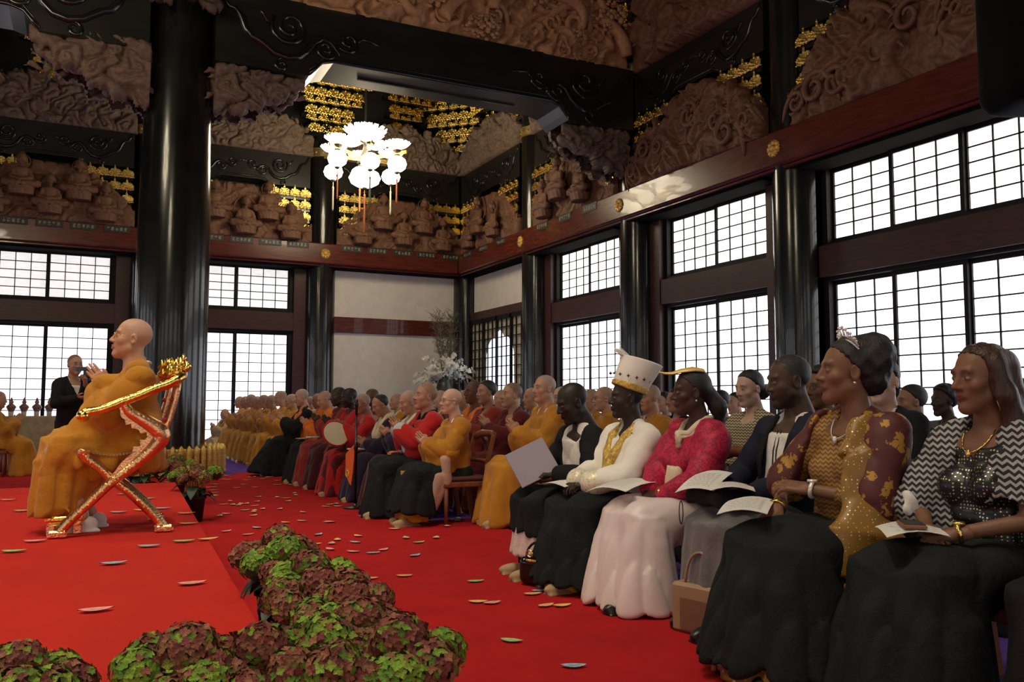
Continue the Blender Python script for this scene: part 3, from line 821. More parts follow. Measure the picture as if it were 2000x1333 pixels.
NOSEM = MATS['brown_grey_carved_cedar']
NREL = relief_mesh('feather_relief', 1.5, 0, lambda x: .95*max(0, 1-(x/1.55)**1.5)+.10, 63, 8, .13, .022, NOSEM, 7.)
def nose(label, loc, rz, sc=(1, 1, 1)):
    t = thing('carved_bracket', label, 'carved bracket', loc, rz); t.scale = sc
    c = obj('core', NOSE, t, (0, 0, 0)); c.scale = (.95, .8, .9)
    for s_ in (1, -1):   # feathered relief on either flank, hanging from the beam
        p = obj('feather_relief', NREL, t, (-.30, -.24*s_, .42)); p.scale = (1, s_, -1)
    return t
nose('dark carved phoenix bracket under the beam, right side of the big column', (BCX+.82, BCY-.1, 6.44), 0, (1, 1, .8))
nose('dark carved phoenix bracket under the beam, left side of the big column', (BCX-.82, BCY-.1, 6.50), PI, (1.15, 1, 1.0))
nose('dark carved bracket under the right end of the big black beam', (XR-.75, 15.05, 6.42), PI, (1, 1, .9))
def beast():
    s = SDF(.04)
    s.ell((0, 0, 8.25), (.60, .55, .62)); s.ell((0, -.35, 8.05), (.5, .35, .42))
    for q in (-1, 1):
        s.chain([(q*.36, -.38, 8.2), (q*.38, -.52, 7.8), (q*.38, -.62, 7.55)], [.20, .16, .15])
        for i in range(4): s.chain([(q*.38-.13+i*.087, -.66, 7.56), (q*.38-.13+i*.087, -.78, 7.44), (q*.38-.13+i*.087, -.76, 7.34)], [.055, .05, .03], .015)
    s.disp = lambda P: .02*np.sin(P[:, 0]*20+P[:, 2]*6)*np.sin(P[:, 2]*17+P[:, 1]*9)
    v, f = s.mesh(.032); o = obj('carved_beast', mesh_of('carved_beast', v, f, M('dark_carved_cedar', (.07, .04, .026), .65, var=.3), True), None, (BCX, BCY-.15, .12))
    return tag(o, 'dark carved beast paws gripping the top of the big column', 'carving')
beast()

# ---- gilded bracket sets --------------------------------------------------------------------
def gilt_mesh():
    """an ogee gold fitting with a flame finial and pierced scrollwork, about .22 wide"""
    m = MB(); r = random.Random(12)
    out = [(-.11, -.055), (-.115, .02), (-.07, .045), (-.055, .075), (-.025, .06), (-.014, .10), (0, .15), (.014, .10), (.025, .06), (.055, .075), (.07, .045), (.115, .02), (.11, -.055), (.07, -.075), (.035, -.06), (0, -.08), (-.035, -.06), (-.07, -.075)]
    m.prism(out, -.02, .0, 'y')
    for i in range(17):
        x = -.10+.2*i/16; z = r.uniform(-.06, .05); q = r.uniform(.010, .022); m.sphere((x, -.022, z), (q, .016, q), 6, 4)
    for x, z in ((-.07, .03), (.07, .03), (0, .07), (0, .12), (-.11, -.06), (.11, -.06), (-.045, -.07), (.045, -.07)): m.sphere((x, -.016, z), .014, 6, 4)
    return m.mesh('gilt_fitting', GILTM, False)
GILTM = M('glinting_gold', (1.0, .68, .20), .16, 1., var=.2, vscale=50, bump=.5, bscale=160)
GILT = gilt_mesh()
GBLK = MB().box(-.115, .115, -.01, .22, -.09, .04, .012).box(-.15, .15, .02, .2, -.14, -.09, .01).mesh('bracket_block', LACQ)
GBAR = {}
def bracket_set(name, label, loc, rz, tiers, dz=.36, w=.36, fwd=0., sc=1., mirror=1, group='gilded bracket sets'):
    """tiers: number of blocks per tier, top first; each tier is a lacquered arm carrying gold-fitted blocks"""
    t = thing(name, label, 'bracket set', loc, rz, group)
    for j, n in enumerate(tiers):
        z = -j*dz*sc; y = -fwd*(len(tiers)-1-j)
        L = n*w*sc
        m = MB().box(0 if mirror > 0 else -L, L if mirror > 0 else 0, y, y+.2, z-.2*sc, z-.12*sc); m.build('bracket_arm', LACQ, t)
        for i in range(n):
            x = mirror*(i+.5)*w*sc
            o = obj('bracket_block', GBLK, t, (x, y, z)); o.scale = (sc, 1, sc)
            g = obj('gilt_fitting', GILT, o, (0, -.012, -.01)); g.scale = (1.5, 1.3, 1.45)
    return t
# stepped sets in the bay corners under the curved beams
LB1 = ['in the corner bay of the back wall', 'in the bay right of the big column', 'in the bay left of the big column']; LB2 = ['right wall bay nearest the corner', 'second right wall bay from the corner', 'third right wall bay from the corner', 'nearest right wall bay']
for k in range(3):
    for s, xx in ((1, XCOL[k+1]+.42), (-1, XCOL[k]-.42)):
        bracket_set('bracket_set', 'stepped gold bracket set, %s end, %s' % ('left' if s > 0 else 'right', LB1[k]), (xx, YB-.34, 6.98), 0, (4, 3, 2, 1), .34, .30, 0, .95, s)
for k in range(4):
    for s, yy in ((1, YCOL[k]-.42), (-1, YCOL[k+1]+.42)):
        bracket_set('bracket_set', 'stepped gold bracket set, %s end, %s' % ('far' if s > 0 else 'near', LB2[k]), (XR-.34, yy, 6.98), -PI/2, (4, 3, 2, 1), .34, .30, 0, .95, s)
# corbelled clusters over the column heads and mid-bays, stepping out into the room
def cluster(label, loc, rz, n0=5, tiers=4, dz=.40, group='gilded corbel clusters', w=.34):
    t = thing('bracket_cluster', label, 'bracket cluster', loc, rz, group)
    for j in range(tiers):
        n = max(1, n0-j); z = -j*dz; y = -.34*(tiers-1-j)
        L = n*w
        MB().box(-L/2-.1, L/2+.1, y, y+.22, z-.26, z-.16).box(-.09, .09, y-.05, .1, z-.22, z-.08).build('bracket_arm', LACQ, t)
        for i in range(n):
            x = -L/2+(i+.5)*w
            o = obj('bracket_block', GBLK, t, (x, y, z)); g = obj('gilt_fitting', GILT, o, (0, -.012, -.01)); g.scale = (1.65, 1.6, 1.6)
            if j < tiers-1:
                g2 = obj('gilt_fitting', GILT, o, (0, -.01, -.22)); g2.scale = (1.3, 1.3, 1.1); g3 = obj('gilt_fitting', GILT, o, (.12, .10, -.08), PI/2); g3.scale = (.9, 1, 1.2)
    m = MB(); m.box(-n0*w/2-.3, n0*w/2+.3, -.34*(tiers-1)-.05, -.34*(tiers-1)+.16, .12, .30, .02); m.build('tail_rafter', LACQ, t)
    g = obj('gilt_fitting', GILT, t, (-n0*w/2-.18, -.34*(tiers-1)-.06, .20)); g = obj('gilt_fitting', GILT, t, (n0*w/2+.18, -.34*(tiers-1)-.06, .20))
    return t
for k, x in enumerate(XCOL[1:4]):
    cluster('gilded bracket cluster over the back wall column %s' % ['behind the chandelier', 'hidden by the big column', 'at the left frame edge'][k], (x, YB-.35, 10.10), 0, 6, 4)
for k in range(3):
    cluster('gilded bracket cluster amid the back wall bay %s' % ['next to the corner', 'between chandelier column and big column', 'left of the big column'][k], ((XCOL[k]+XCOL[k+1])/2, YB-.3, 10.10), 0, 4, 3)
for k in range(1, 3):
    cluster('gilded bracket cluster over the %s right wall column from the corner' % ['', 'first', 'second'][k], (XR-.35, YCOL[k], 10.10), -PI/2, 6, 4)
for k in range(2):
    cluster('gilded bracket cluster amid the %s right wall bay from the corner' % ['first', 'second'][k], (XR-.3, (YCOL[k]+YCOL[k+1])/2, 10.10), -PI/2, 4, 3)
cluster('gilded bracket cluster set diagonally over the corner column', (XR-.35, YB-.35, 10.10), -PI/4, 6, 4)
# cornice with its row of hanging gold cloud plates, in front of the brackets
m = MB().box(XL, XR, YB-1.7, YB-1.5, 10.38, 10.62); m.box(XR-1.7, XR-1.5, YF, YB-1.5, 10.38, 10.62); cor = m.build('trim_3', LACQ); cor['kind'] = 'structure'
for i in range(34):
    o = obj('cloud_plate', GILT, cor, (XR-1.9-i*.42, YB-1.72, 10.44)); o.scale = (1.25, 1, 1)
for i in range(16):
    o = obj('cloud_plate', GILT, cor, (XR-1.72, YB-1.9-i*.42, 10.44), -PI/2); o.scale = (1.25, 1, 1)

# ---- chandelier of lotus bowls and paper lanterns ---------------------------------------------
CHX, CHY = 5.86, 19.4
LAMP = EM('lit_lantern', (1, .86, .60), E_LAMP, (.9, .85, .7)); LOTUS = EM('lit_lotus_glass', (1, .88, .66), E_LAMP*.8, (.9, .88, .8))
BRASS = M('chandelier_brass', (.75, .50, .14), .3, 1.); BRONZE = M('dark_bronze', (.05, .04, .03), .4, .8); TASSEL = M('orange_cord', (.42, .12, .03), .7); GREYT = M('grey_cord', (.30, .30, .24), .7)
ch = thing('chandelier', 'brass chandelier with lit lotus bowls above round glowing lanterns', 'chandelier', (CHX, CHY, 2.456)); ch.scale = (.78, .78, .78)
def lotus_mesh(R):
    m = MB(); n = 14
    for lay, (rr, hh) in enumerate(((1, .42), (.80, .50))):
        for i in range(n):
            a = 2*PI*(i+.5*lay)/n; P = []
            da = 1.15*PI/n
            for u in range(5):
                t = u/4; r = R*rr*(.18+.82*t**.8); z = R*hh*t**1.7
                wv = da*(.55+.45*math.sin(PI*min(1, t*1.05)))*(1 if t < .95 else .62)
                for s in (-1, 0, 1):
                    P.append((r*math.cos(a+s*wv), r*math.sin(a+s*wv), z+(.03*R if s == 0 else .07*R)))
            f = []
            for u in range(4):
                for s in range(2): f.append((u*3+s, u*3+s+1, u*3+s+4, u*3+s+3))
            m.add(P, f)
    m.lathe([(0, -.01), (R*.25, 0), (R*.8, R*.30), (R*.78, R*.33), (R*.2, .03), (0, .03)], 20)
    return m.mesh('lotus_bowl', LOTUS, True)
LM1, LM2 = lotus_mesh(.40), lotus_mesh(.66)
def lantern_mesh(R, sq=.86):
    prof = []
    for i in range(13):
        a = -PI/2+PI*i/12; prof.append((max(.06*R if i in (0, 12) else 0, R*math.cos(a)*(1+.03*math.cos(i*PI))), R*sq*math.sin(a)))
    return MB().lathe(prof, 20).mesh('lantern', LAMP, True)
LN1, LN2 = lantern_mesh(.285), lantern_mesh(.47, .62)
def hang_lantern(mesh, x, y, z, R, sq, cord, L):
    o = obj('lantern', mesh, ch, (x, y, z))
    MB().lathe([(.05, R*sq-.01), (.09, R*sq), (.09, R*sq+.04), (.03, R*sq+.06)], 10).build('cap', BRONZE, o); MB().lathe([(.03, -R*sq-.06), (.08, -R*sq-.04), (.08, -R*sq), (.05, -R*sq+.01)], 10).build('lower_cap', BRONZE, o)
    MB().tube([(0, 0, -R*sq-.05), (0, 0, -R*sq-.22)], .014, 6).lathe([(.016, -R*sq-L), (.03, -R*sq-L+.05), (.026, -R*sq-.30), (.035, -R*sq-.24), (.01, -R*sq-.2)], 8).build('tassel', cord, o)
    return o
hub = 5.86
MB().tube([(0, 0, 4.95+.6), (0, 0, (ZC-2.456)/.78)], .03, 8).lathe([(.02, 5.6), (.10, 5.65), (.16, 5.8), (.10, 5.95), (.05, 6.1), (.09, 6.2), (.03, 6.3)], 12).build('stem', BRONZE, ch)
for i in range(6):
    a = PI*(.12+i/3)
    dx, dy = math.cos(a), math.sin(a)
    arm = MB().bar((0, 0, hub-.15), (1.32*dx, 1.32*dy, hub), .05, .10).build('arm', BRASS, ch)
    MB().lathe([(.02, hub-.03), (.12, hub+.0), (.14, hub+.06), (.05, hub+.10)], 12, (1.02*dx, 1.02*dy, 0)).build('bowl_cup', BRONZE, ch)
    obj('lotus_bowl', LM1, ch, (1.02*dx, 1.02*dy, hub+.10), i*.3)
    MB().tube([(1.02*dx, 1.02*dy, hub), (1.02*dx, 1.02*dy, 5.75)], .010, 5).build('lantern_wire', BRONZE, ch)
    hang_lantern(LN1, 1.02*dx, 1.02*dy, 5.42+(.08 if i % 2 else -.05), .285, .86, TASSEL if i % 2 else GREYT, .95)
obj('lotus_bowl', LM2, ch, (0, 0, 6.32)); MB().lathe([(.03, 6.17), (.2, 6.25), (.22, 6.33), (.1, 6.37)], 12).build('bowl_cup', BRONZE, ch)
for q in range(3):
    a = q*2*PI/3+.5; obj('lotus_bowl', LM1, ch, (.45*math.cos(a), .45*math.sin(a), 6.12), q)
hang_lantern(LN2, 0, 0, 5.12, .47, .62, TASSEL, 1.35)

for i, (x, y) in enumerate(((-3.1, 9.6), (-3.1, 1.8))):  # unseen chandelier copies, added to light the stage and upper carvings
    o = dup_tree(ch); o.location = (x, y, 2.456); o['label'] = 'unseen lotus chandelier added to light the stage beyond the left frame edge, ' + ['far one', 'near one'][i]
# ================================================================= people
def rotx(a): c, s = math.cos(a), math.sin(a); return np.array([[1, 0, 0], [0, c, -s], [0, s, c]])
def rotz(a): c, s = math.cos(a), math.sin(a); return np.array([[c, -s, 0], [s, c, 0], [0, 0, 1]])
def roty(a): c, s = math.cos(a), math.sin(a); return np.array([[c, 0, s], [0, 1, 0], [-s, 0, c]])
HEADS = {}
def head_vf(kind, h):
    key = (kind, h)
    if key in HEADS: return HEADS[key]
    fem = kind == 'f'; old = kind == 'o'; broad = kind == 'b'
    jw = .90 if fem else (1.10 if broad else 1.0)
    s = SDF(.02)
    s.ell((0, -.018, .036), (.077*(1.03 if broad else 1), .099, .088))
    s.ell((0, .022, -.035), (.063*jw, .066, .086), .03)
    for q in (-1, 1):
        s.cone((q*.047*jw, -.005, -.062), (q*.008, .056, -.106), .021, .021, .025)
        s.ell((q*.044, .050, -.026), (.022, .022, .020), .02)
    s.ell((0, .064, -.107), (.021 if not fem else .017, .020, .018), .015)
    s.cone((-.040, .074, .026), (.040, .074, .026), .010, .010, .018)
    for q in (-1, 1): s.ell((q*.031, .096, .003), (.021, .020, .013), .012, sign=-1)
    for q in (-1, 1): s.ell((q*.031, .0715, .002), (.0165, .0135, .0115), .005)
    s.cone((0, .080, .014), (0, .1035, -.030), .0085, .0125, .012)
    nw = .0165 if kind in ('b', 'o') else .0135
    for q in (-1, 1): s.ell((q*nw, .091, -.035), (.0095, .011, .008), .008)
    s.chain([(-.021, .079, -.064), (0, .0885, -.0605), (.021, .079, -.064)], [.005, .008 if broad else .0068, .005], .006)
    s.chain([(-.018, .078, -.070), (0, .0875, -.0745), (.018, .078, -.070)], [.005, .0085 if broad else .0075, .005], .006)
    for q in (-1, 1):
        s.ell((q*.080, -.014, -.010), (.010, .021, .033), .008, rot=rotz(-q*.35)); s.ell((q*.087, -.010, -.006), (.006, .011, .019), .005, sign=-1)
    s.cone((0, -.030, -.070), (0, -.058, -.215), .054 if not fem else .047, .066 if not fem else .056, .03)
    HEADS[key] = s.mesh(h)
    return HEADS[key]
def head_cols(v, skin, hair, stub, brow=(.03, .02, .015), eyes=True, lip=None, beard=0.):
    x, y, z = v[:, 0], v[:, 1], v[:, 2]; skin = np.array(skin); c = np.tile(skin, (len(v), 1))
    def mix(mask, col):
        m = np.clip(mask, 0, 1)[:, None]; c[:] = c*(1-m)+np.array(col)*m
    warm = skin*np.array([1.08, .86, .80])
    mix(.6*np.exp(-((np.abs(x)-.045)/.02)**2-((z+.03)/.02)**2)*(y > .03), warm); mix(.5*np.exp(-(x/.018)**2-((z+.03)/.02)**2)*(y > .085), warm)
    if stub is not None:
        s_ = (z-.045+.75*np.minimum(0, .055-y)*-0+np.clip((.03-y), -1, .06)*1.25)/.02
        mix(np.clip(s_, 0, 1)*stub[3]*((y < .02) | (z > .06)), stub[:3])
    if beard: mix(beard*np.clip((-.052-z)/.012, 0, 1)*(z > -.13)*(y > .0)*(1-np.exp(-(x/.024)**2-((z+.067)/.011)**2)), (.02, .014, .01))
    lp = np.array(lip) if lip is not None else skin*np.array([.86, .58, .56])
    mix(1.2*np.exp(-(x/.021)**4-((z+.0675)/.0115)**4)*(y > .07), lp)
    mix(np.exp(-(x/.020)**4-((z+.0675)/.0026)**2)*(y > .07), lp*.35)
    mix(1.1*np.exp(-((np.abs(x)-.031)/.0175)**4-((z-.0275+(np.abs(x)-.031)**2*8)/.0052)**2)*(y > .05)*.85, brow)
    if eyes:
        e = np.exp(-((np.abs(x)-.031)/.0125)**4-((z-.0015)/.0042)**4)*(y > .06); mix(1.1*e, (.38, .34, .30))
        mix(1.2*np.exp(-((np.abs(x)-.031)/.0055)**4-((z-.0015)/.0048)**4)*(y > .06), (.015, .009, .006))
        mix(.8*np.exp(-((np.abs(x)-.031)/.0155)**4-((z-.0072)/.0022)**2)*(y > .06), (.02, .012, .01))
    mix(.6*np.exp(-((np.abs(x)-.0075)/.004)**2-((z+.041)/.003)**2)*(y > .08), skin*.3)
    return c
HANDS = {}
def hand_vf(kind, h):
    """right hand, wrist at origin, fingers +y, palm -z, thumb towards -x"""
    key = (kind, h)
    if key in HANDS: return HANDS[key]
    curl = {'flat': .07, 'rest': .42, 'grip': .85, 'fist': 1.2}[kind]
    s = SDF(.012); s.box((0, .045, 0), (.038, .05, .0135), .012); s.cone((0, -.05, 0), (0, .012, 0), .026, .025, .02); s.ell((-.022, .03, -.008), (.018, .03, .014))
    for i, (x, L) in enumerate(((-.029, .070), (-.0095, .079), (.0100, .073), (.0285, .056))):
        p = np.array([x, .088-.008*(i == 3)-.003*(i == 0), 0.]); P = [p]; a = 0.
        for j, fr in enumerate((.45, .30, .25)):
            a += curl*(.8 if j == 0 else 1.0)
            sp = (x*1.2) if kind == 'flat' else x*.3
            p = p+np.array([sp*fr*.5, math.cos(a), -math.sin(a)])*L*fr; P.append(p)
        s.chain(P, [.0088, .0084, .0078, .0066], .003)
    if kind == 'flat': T = [(-.026, .015, -.004), (-.046, .045, -.006), (-.052, .072, -.004), (-.052, .092, -.002)]
    else: T = [(-.026, .012, -.006), (-.048, .040, -.022), (-.050, .066, -.032), (-.042, .086, -.038)]
    s.chain(T, [.013, .0115, .0095, .0075], .008)
    HANDS[key] = s.mesh(h)
    return HANDS[key]
def place_hand(kind, h, side, W, d, n, sc=1.):
    v, f = hand_vf(kind, h); v = v.copy()*sc
    if side < 0: v[:, 0] *= -1; f = f[:, ::-1]
    d = np.array(d, float); d /= np.linalg.norm(d); n = np.array(n, float); n = n-d*(n@d); n /= np.linalg.norm(n)
    Z = -n; X = np.cross(d, Z); R = np.stack([X, d, Z], 1)
    return v@R.T+np.array(W), f
def ik(sh, wr, l1, l2, pole):
    sh, wr, pole = map(lambda q: np.array(q, float), (sh, wr, pole)); d = wr-sh; L = np.linalg.norm(d)
    if L > (l1+l2)*.995: wr = sh+d/L*(l1+l2)*.995; d = wr-sh; L = np.linalg.norm(d)
    a = (l1*l1-l2*l2+L*L)/(2*L); hgt = math.sqrt(max(l1*l1-a*a, 0)); u = d/L; p = pole-u*(pole@u); p /= np.linalg.norm(p)
    return sh+u*a+p*hgt, wr
def skeleton(P):
    K = {}; s = P.get('s', 1.)
    R = rotx(-P.get('lean', .0)); K['R'] = R; hip = np.array([0, 0, .50]); K['hip'] = hip
    K['T'] = lambda x, y, z: hip+R@np.array([x, y, z])
    K['neck'] = K['T'](0, -.015, .565); K['head'] = K['neck']+R@np.array([0, .045, .143])
    hr = rotz(P.get('yaw', 0.))@rotx(-P.get('pitch', 0.))@roty(P.get('tilt', 0.)); K['HR'] = hr
    sw = P.get('sw', .168)
    K['sh'] = {q: K['T'](q*sw, -.008, .455) for q in (-1, 1)}
    K['el'] = {}; K['wr'] = {}; K['hd'] = {}
    pose = P.get('arms', 'pray')
    for q in (-1, 1):
        if pose == 'pray':      # palms together in front of the chest
            w_ = K['T'](q*.028, .30, .36+P.get('ph', 0.)); d = R@np.array([-q*.10, .62, .78]); n = np.array([-q, 0, 0]); k = 'flat'; pl = (q*.9, -.2, -1)
        elif pose == 'lap':
            w_ = np.array([q*.10, .27, .60]); d = np.array([-q*.55, .8, -.22]); n = np.array([0, -.15, -1]); k = 'rest'; pl = (q*1, -.5, -.4)
        elif pose == 'clasp':
            w_ = np.array([q*.075, .30, .62]); d = np.array([-q*.85, .55, -.25]); n = np.array([0, -.4, -1]); k = 'grip'; pl = (q*1, -.5, -.4)
        elif pose == 'down':
            w_ = np.array([q*.30, .02, .52]); d = np.array([0, .5, -.8]); n = np.array([-q, 0, 0]); k = 'rest'; pl = (q*.3, -1, 0)
        elif pose == 'stand':
            w_ = np.array([q*.27, .05, .28]); d = np.array([0, .1, -1]); n = np.array([-q, 0, 0]); k = 'rest'; pl = (q*.3, -1, 0)
        if 'hands' in P and P['hands'].get(q): w_, d, n, k, pl = P['hands'][q]; w_ = np.array(w_, float)
        e, w_ = ik(K['sh'][q], w_, .285, .255, pl)
        K['el'][q] = e; K['wr'][q] = w_; K['hd'][q] = (k, d, n)
    leg = P.get('legs', 'sit')
    for q in (-1, 1):
        pass
    if leg == 'sit':
        kw = P.get('knee', .12); K['kn'] = {q: np.array([q*kw, P.get('ky', .44), .49]) for q in (-1, 1)}
        ay = P.get('ankle', .46); K['an'] = {q: np.array([q*(kw-.01), ay+(.05 if q < 0 else 0), .09]) for q in (-1, 1)}
        K['hp'] = {q: np.array([q*.095, .0, .49]) for q in (-1, 1)}
    elif leg == 'stand':
        K['kn'] = {q: np.array([q*.11, .03, .05]) for q in (-1, 1)}; K['an'] = {q: np.array([q*.12, 0, -.36]) for q in (-1, 1)}
        K['hp'] = {q: np.array([q*.095, 0, .47]) for q in (-1, 1)}
    elif leg == 'kneel':
        K['kn'] = {q: np.array([q*.15, .38, .36]) for q in (-1, 1)}; K['an'] = {q: np.array([q*.10, -.05, .30]) for q in (-1, 1)}
        K['hp'] = {q: np.array([q*.095, 0, .46]) for q in (-1, 1)}
    return K
def folds(seed, amp=.010, f=1., lowf=1.):
    a, b, c = seed*1.3, seed*2.1, seed*.7
    cr = lambda t: 1-2*np.abs(np.sin(t/2))**.7      # creased ridge
    def fn(P):
        x, y, z = P[:, 0], P[:, 1], P[:, 2]
        low = np.clip((.50-z)/.12, 0, 1); up = np.clip((z-.58)/.1, 0, 1); lap = 1-np.maximum(low, up)
        w1 = .9*cr(lowf*(30*x+22*y+.9*np.sin(4*z+a))+a)+.6*cr(lowf*(61*x-33*y+1.2*np.sin(3*z+b))+b)+.4*np.sin(13*x+9*y+3*z+c)
        w2 = cr(f*(24*(z*.9+.5*x)+8*y+2.5*np.sin(9*x+c))+c)*.8+.6*cr(f*(41*(z*.55-.6*x)-12*y+2*np.sin(7*z))+a)+.4*np.sin(17*x-11*z+b)
        w3 = cr(f*(22*x+7*y+2.4*np.sin(8*y+b)+5*z)+b)*.7+.5*np.sin(13*x+19*y+c)
        return amp*(1.35*low*w1+.8*up*w2+.9*lap*w3)
    return fn
# --- garments: each returns an SDF in the person's frame
def vneck(s, K, zv=.36, slope=.40, wide=0., wm=9.):
    R, hip = K['R'], K['hip']
    def c(P):
        Q = (P-hip)@R
        return np.minimum(Q[:, 1]+.03, (np.minimum(slope*(Q[:, 2]-zv), wm)-np.abs(Q[:, 0]-wide))*.9)
    return s.sub(c)
def g_upper(K, infl=.0, sl=(.066, .066, .055), to=.92, hem=.44, k=.028, sides=(-1, 1), wide=1., v=None, slope=.40, belly=0., bust=0., wm=9.):
    """shirt / robe body with sleeves; to = share of forearm covered"""
    s = SDF(k); T = K['T']
    s.loft(T(0, .01, hem-.50), T(0, .012, .20), ((.17+infl)*wide, .125+infl+belly*.5), ((.155+infl)*wide, .112+infl+belly))
    s.loft(T(0, .012, .18), T(0, .0, .44), ((.155+infl)*wide, .112+infl+belly*.8), ((.158+infl)*wide, .092+infl), k=.04)
    s.cone(T(-.14*wide, -.01, .452), T(.14*wide, -.01, .452), .058+infl*.7, .058+infl*.7, .05)
    for q in (-1, 1):
        s.cone(T(q*.035, -.025, .525), T(q*.15*wide, -.012, .462), .042+infl*.4, .052+infl*.5, .03)
        if bust: s.ell(T(q*.07, .085, .30), (.07, .06+bust, .07), .04)
    for q in sides:
        sh, el, wr = K['sh'][q], K['el'][q], K['wr'][q]; e2 = el+(wr-el)*to
        s.cone(sh, el, sl[0]+infl*.5, sl[1], .03); s.cone(el, e2, sl[1], sl[2], .02)
    if v is not None: vneck(s, K, v, slope, 0., wm)
    return s
def g_sleeve_drop(s, K, q, drop=.22, w=.045):
    """hanging kimono sleeve under the forearm"""
    el, wr = K['el'][q], K['wr'][q]; a = el+(wr-el)*.15; b = el+(wr-el)*.88
    for t in np.linspace(0, 1, 5):
        p = a+(b-a)*t; L = drop*(.75+.35*math.sin(PI*t))
        s.cone(p, p+np.array([0, -.03, -L]), .06, w, .05)
def g_lap(K, r=.10, flare=(.27, .20), hem=.03, k=.05, top=(.22, .12), fwd=0., knee=.0):
    s = SDF(k)
    for q in (-1, 1): s.cone(K['hp'][q], K['kn'][q]+np.array([0, 0, knee]), r+.02, r, k)
    s.ell((0, .01, .50), (.185, .15, .10)); s.loft((0, .02, .50+knee), (0, .42, .50+knee), (.20, r), (K['kn'][1][0]+r*.92, r), k=.04)
    ky = K['kn'][1][1]; ay = K['an'][1][1]
    s.loft((0, ay+fwd, hem), (0, ky+.0, .52+knee), flare, (K['kn'][1][0]+r*.95, top[1]), k=.05, p=2.6)
    return s
def collar(K, zv=.36, r=.014, n2=1, infl=.0, w_=.068):
    """crossed robe collar: bands running from behind the neck to the point of the V"""
    T = K['T']; m = MB()
    for j in range(n2):
        o = j*.020
        for q in (-1, 1):
            m.tube([T(0, -.088-o*.3, .552-o), T(q*.045, -.075-o*.3, .556-o), T(q*(w_+o*.3), -.025, .553-o*1.2), T(q*(w_+.002+o*.3), .030+infl*.4, .520-o*1.2), T(q*.045, .075+infl*.8+o*.2, (zv+.50)/2-o), T(q*.018, .105+infl, zv+.035-o), T(-q*.01, .116+infl, zv-.03-o)], [r, r, r, r, r, r*.95, r*.8], 8, flat=.75)
    return m
CLOTH = {}
def cloth(name, col, rough=.85, var=.12, bump=.25, sheen=.15, **kw):
    return M('cloth_'+name, col, rough, var=var, vscale=7, bump=bump, bscale=160, sheen=sheen, spec=.2, wr=.16, **kw)
HAIRM = M('black_hair', (.012, .009, .008), .45, bump=.6, bscale=200, stretch=(1, 1, .2)); HAIRB = M('brown_hair', (.026, .012, .008), .35, bump=.6, bscale=140, stretch=(1, 1, .12), col2=(.07, .026, .014), vscale=30)
def hair_sdf(kind):
    s = SDF(.015)
    def line(P, y0=.068, z0=.098, ny=.80, nz=.60, w_=.35):   # hairline: recedes at the temples
        return (P[:, 1]-y0+w_*np.abs(P[:, 0])*.6)*ny-(P[:, 2]-z0)*nz+.003*np.sin(P[:, 0]*260+P[:, 2]*190)
    lin = lambda P: np.where(P[:, 1] > -.05, line(P), -.05)
    if kind in ('short', 'curly'):
        g = .007 if kind == 'short' else .022
        s.ell((0, -.021, .039), (.078+g, .099+g, .088+g)); s.sub(lambda P: line(P)); s.half((0, 0, -.07), (0, 0, -1))
        if kind == 'curly': s.disp = lambda P: .006*np.sin(90*P[:, 0])*np.sin(85*P[:, 1])*np.sin(88*P[:, 2])
    elif kind == 'crop':
        s.ell((0, -.020, .038), (.0795, .1015, .0905)); s.sub(lambda P: line(P, .052, .10)); s.half((0, 0, -.055), (0, 0, -1))
    elif kind == 'recede':
        s.ell((0, -.022, .038), (.083, .104, .092)); s.half((0, .02, .105), (0, .62, -.30)); s.half((0, 0, -.07), (0, 0, -1))
    elif kind == 'bun':
        s.ell((0, -.022, .040), (.085, .105, .094)); s.ell((0, -.125, -.035), (.06, .05, .055), .02); s.sub(lin)
    elif kind == 'updo':
        s.ell((0, -.028, .043), (.086, .106, .094)); s.ell((0, -.105, .060), (.085, .080, .095), .04); s.ell((0, -.10, -.03), (.07, .06, .06), .03)
        s.sub(lin); s.disp = lambda P: .005*np.sin(95*P[:, 0])*np.sin(80*P[:, 1]+3)*np.sin(85*P[:, 2])
    elif kind == 'pony':
        s.ell((0, -.022, .039), (.083, .104, .093)); s.chain([(0, -.11, -.02), (0, -.155, -.09), (0, -.16, -.20)], [.045, .045, .02], .03); s.sub(lin)
    elif kind == 'long':
        s.ell((0, -.022, .040), (.084, .105, .093))
        for q in (-1, 1): s.chain([(q*.062, -.015, .05), (q*.076, -.035, -.06), (q*.083, -.075, -.17), (q*.075, -.06, -.27)], [.036, .038, .040, .020], .03)
        s.chain([(0, -.09, .03), (0, -.105, -.10), (0, -.10, -.27)], [.07, .07, .03], .04)
        s.sub(lambda P: np.where(np.abs(P[:, 0]) > .066, P[:, 1]-.018-.25*np.maximum(0, P[:, 2]-.02), np.where(P[:, 1] > -.035, line(P, .064, .102), -.05))); s.disp = lambda P: .0025*np.sin(150*P[:, 0]+70*P[:, 1])
    return s
HMESH = {}
def glasses_mesh(mat):
    m = MB()
    for q in (-1, 1):
        m.tube([(q*.033+.022*math.cos(a), .095-.006*abs(math.cos(a)), .0+.016*math.sin(a)) for a in [2*PI*i/14 for i in range(14)]], .0016, 5, closed=True, up=(0, 1, 0))
        m.tube([(q*.055, .092, .004), (q*.080, .05, .006), (q*.084, -.015, .004), (q*.084, -.03, -.012)], .0015, 5)
    m.tube([(-.011, .098, .004), (0, .101, .006), (.011, .098, .004)], .0015, 5)
    return m.mesh('glasses', mat, True)
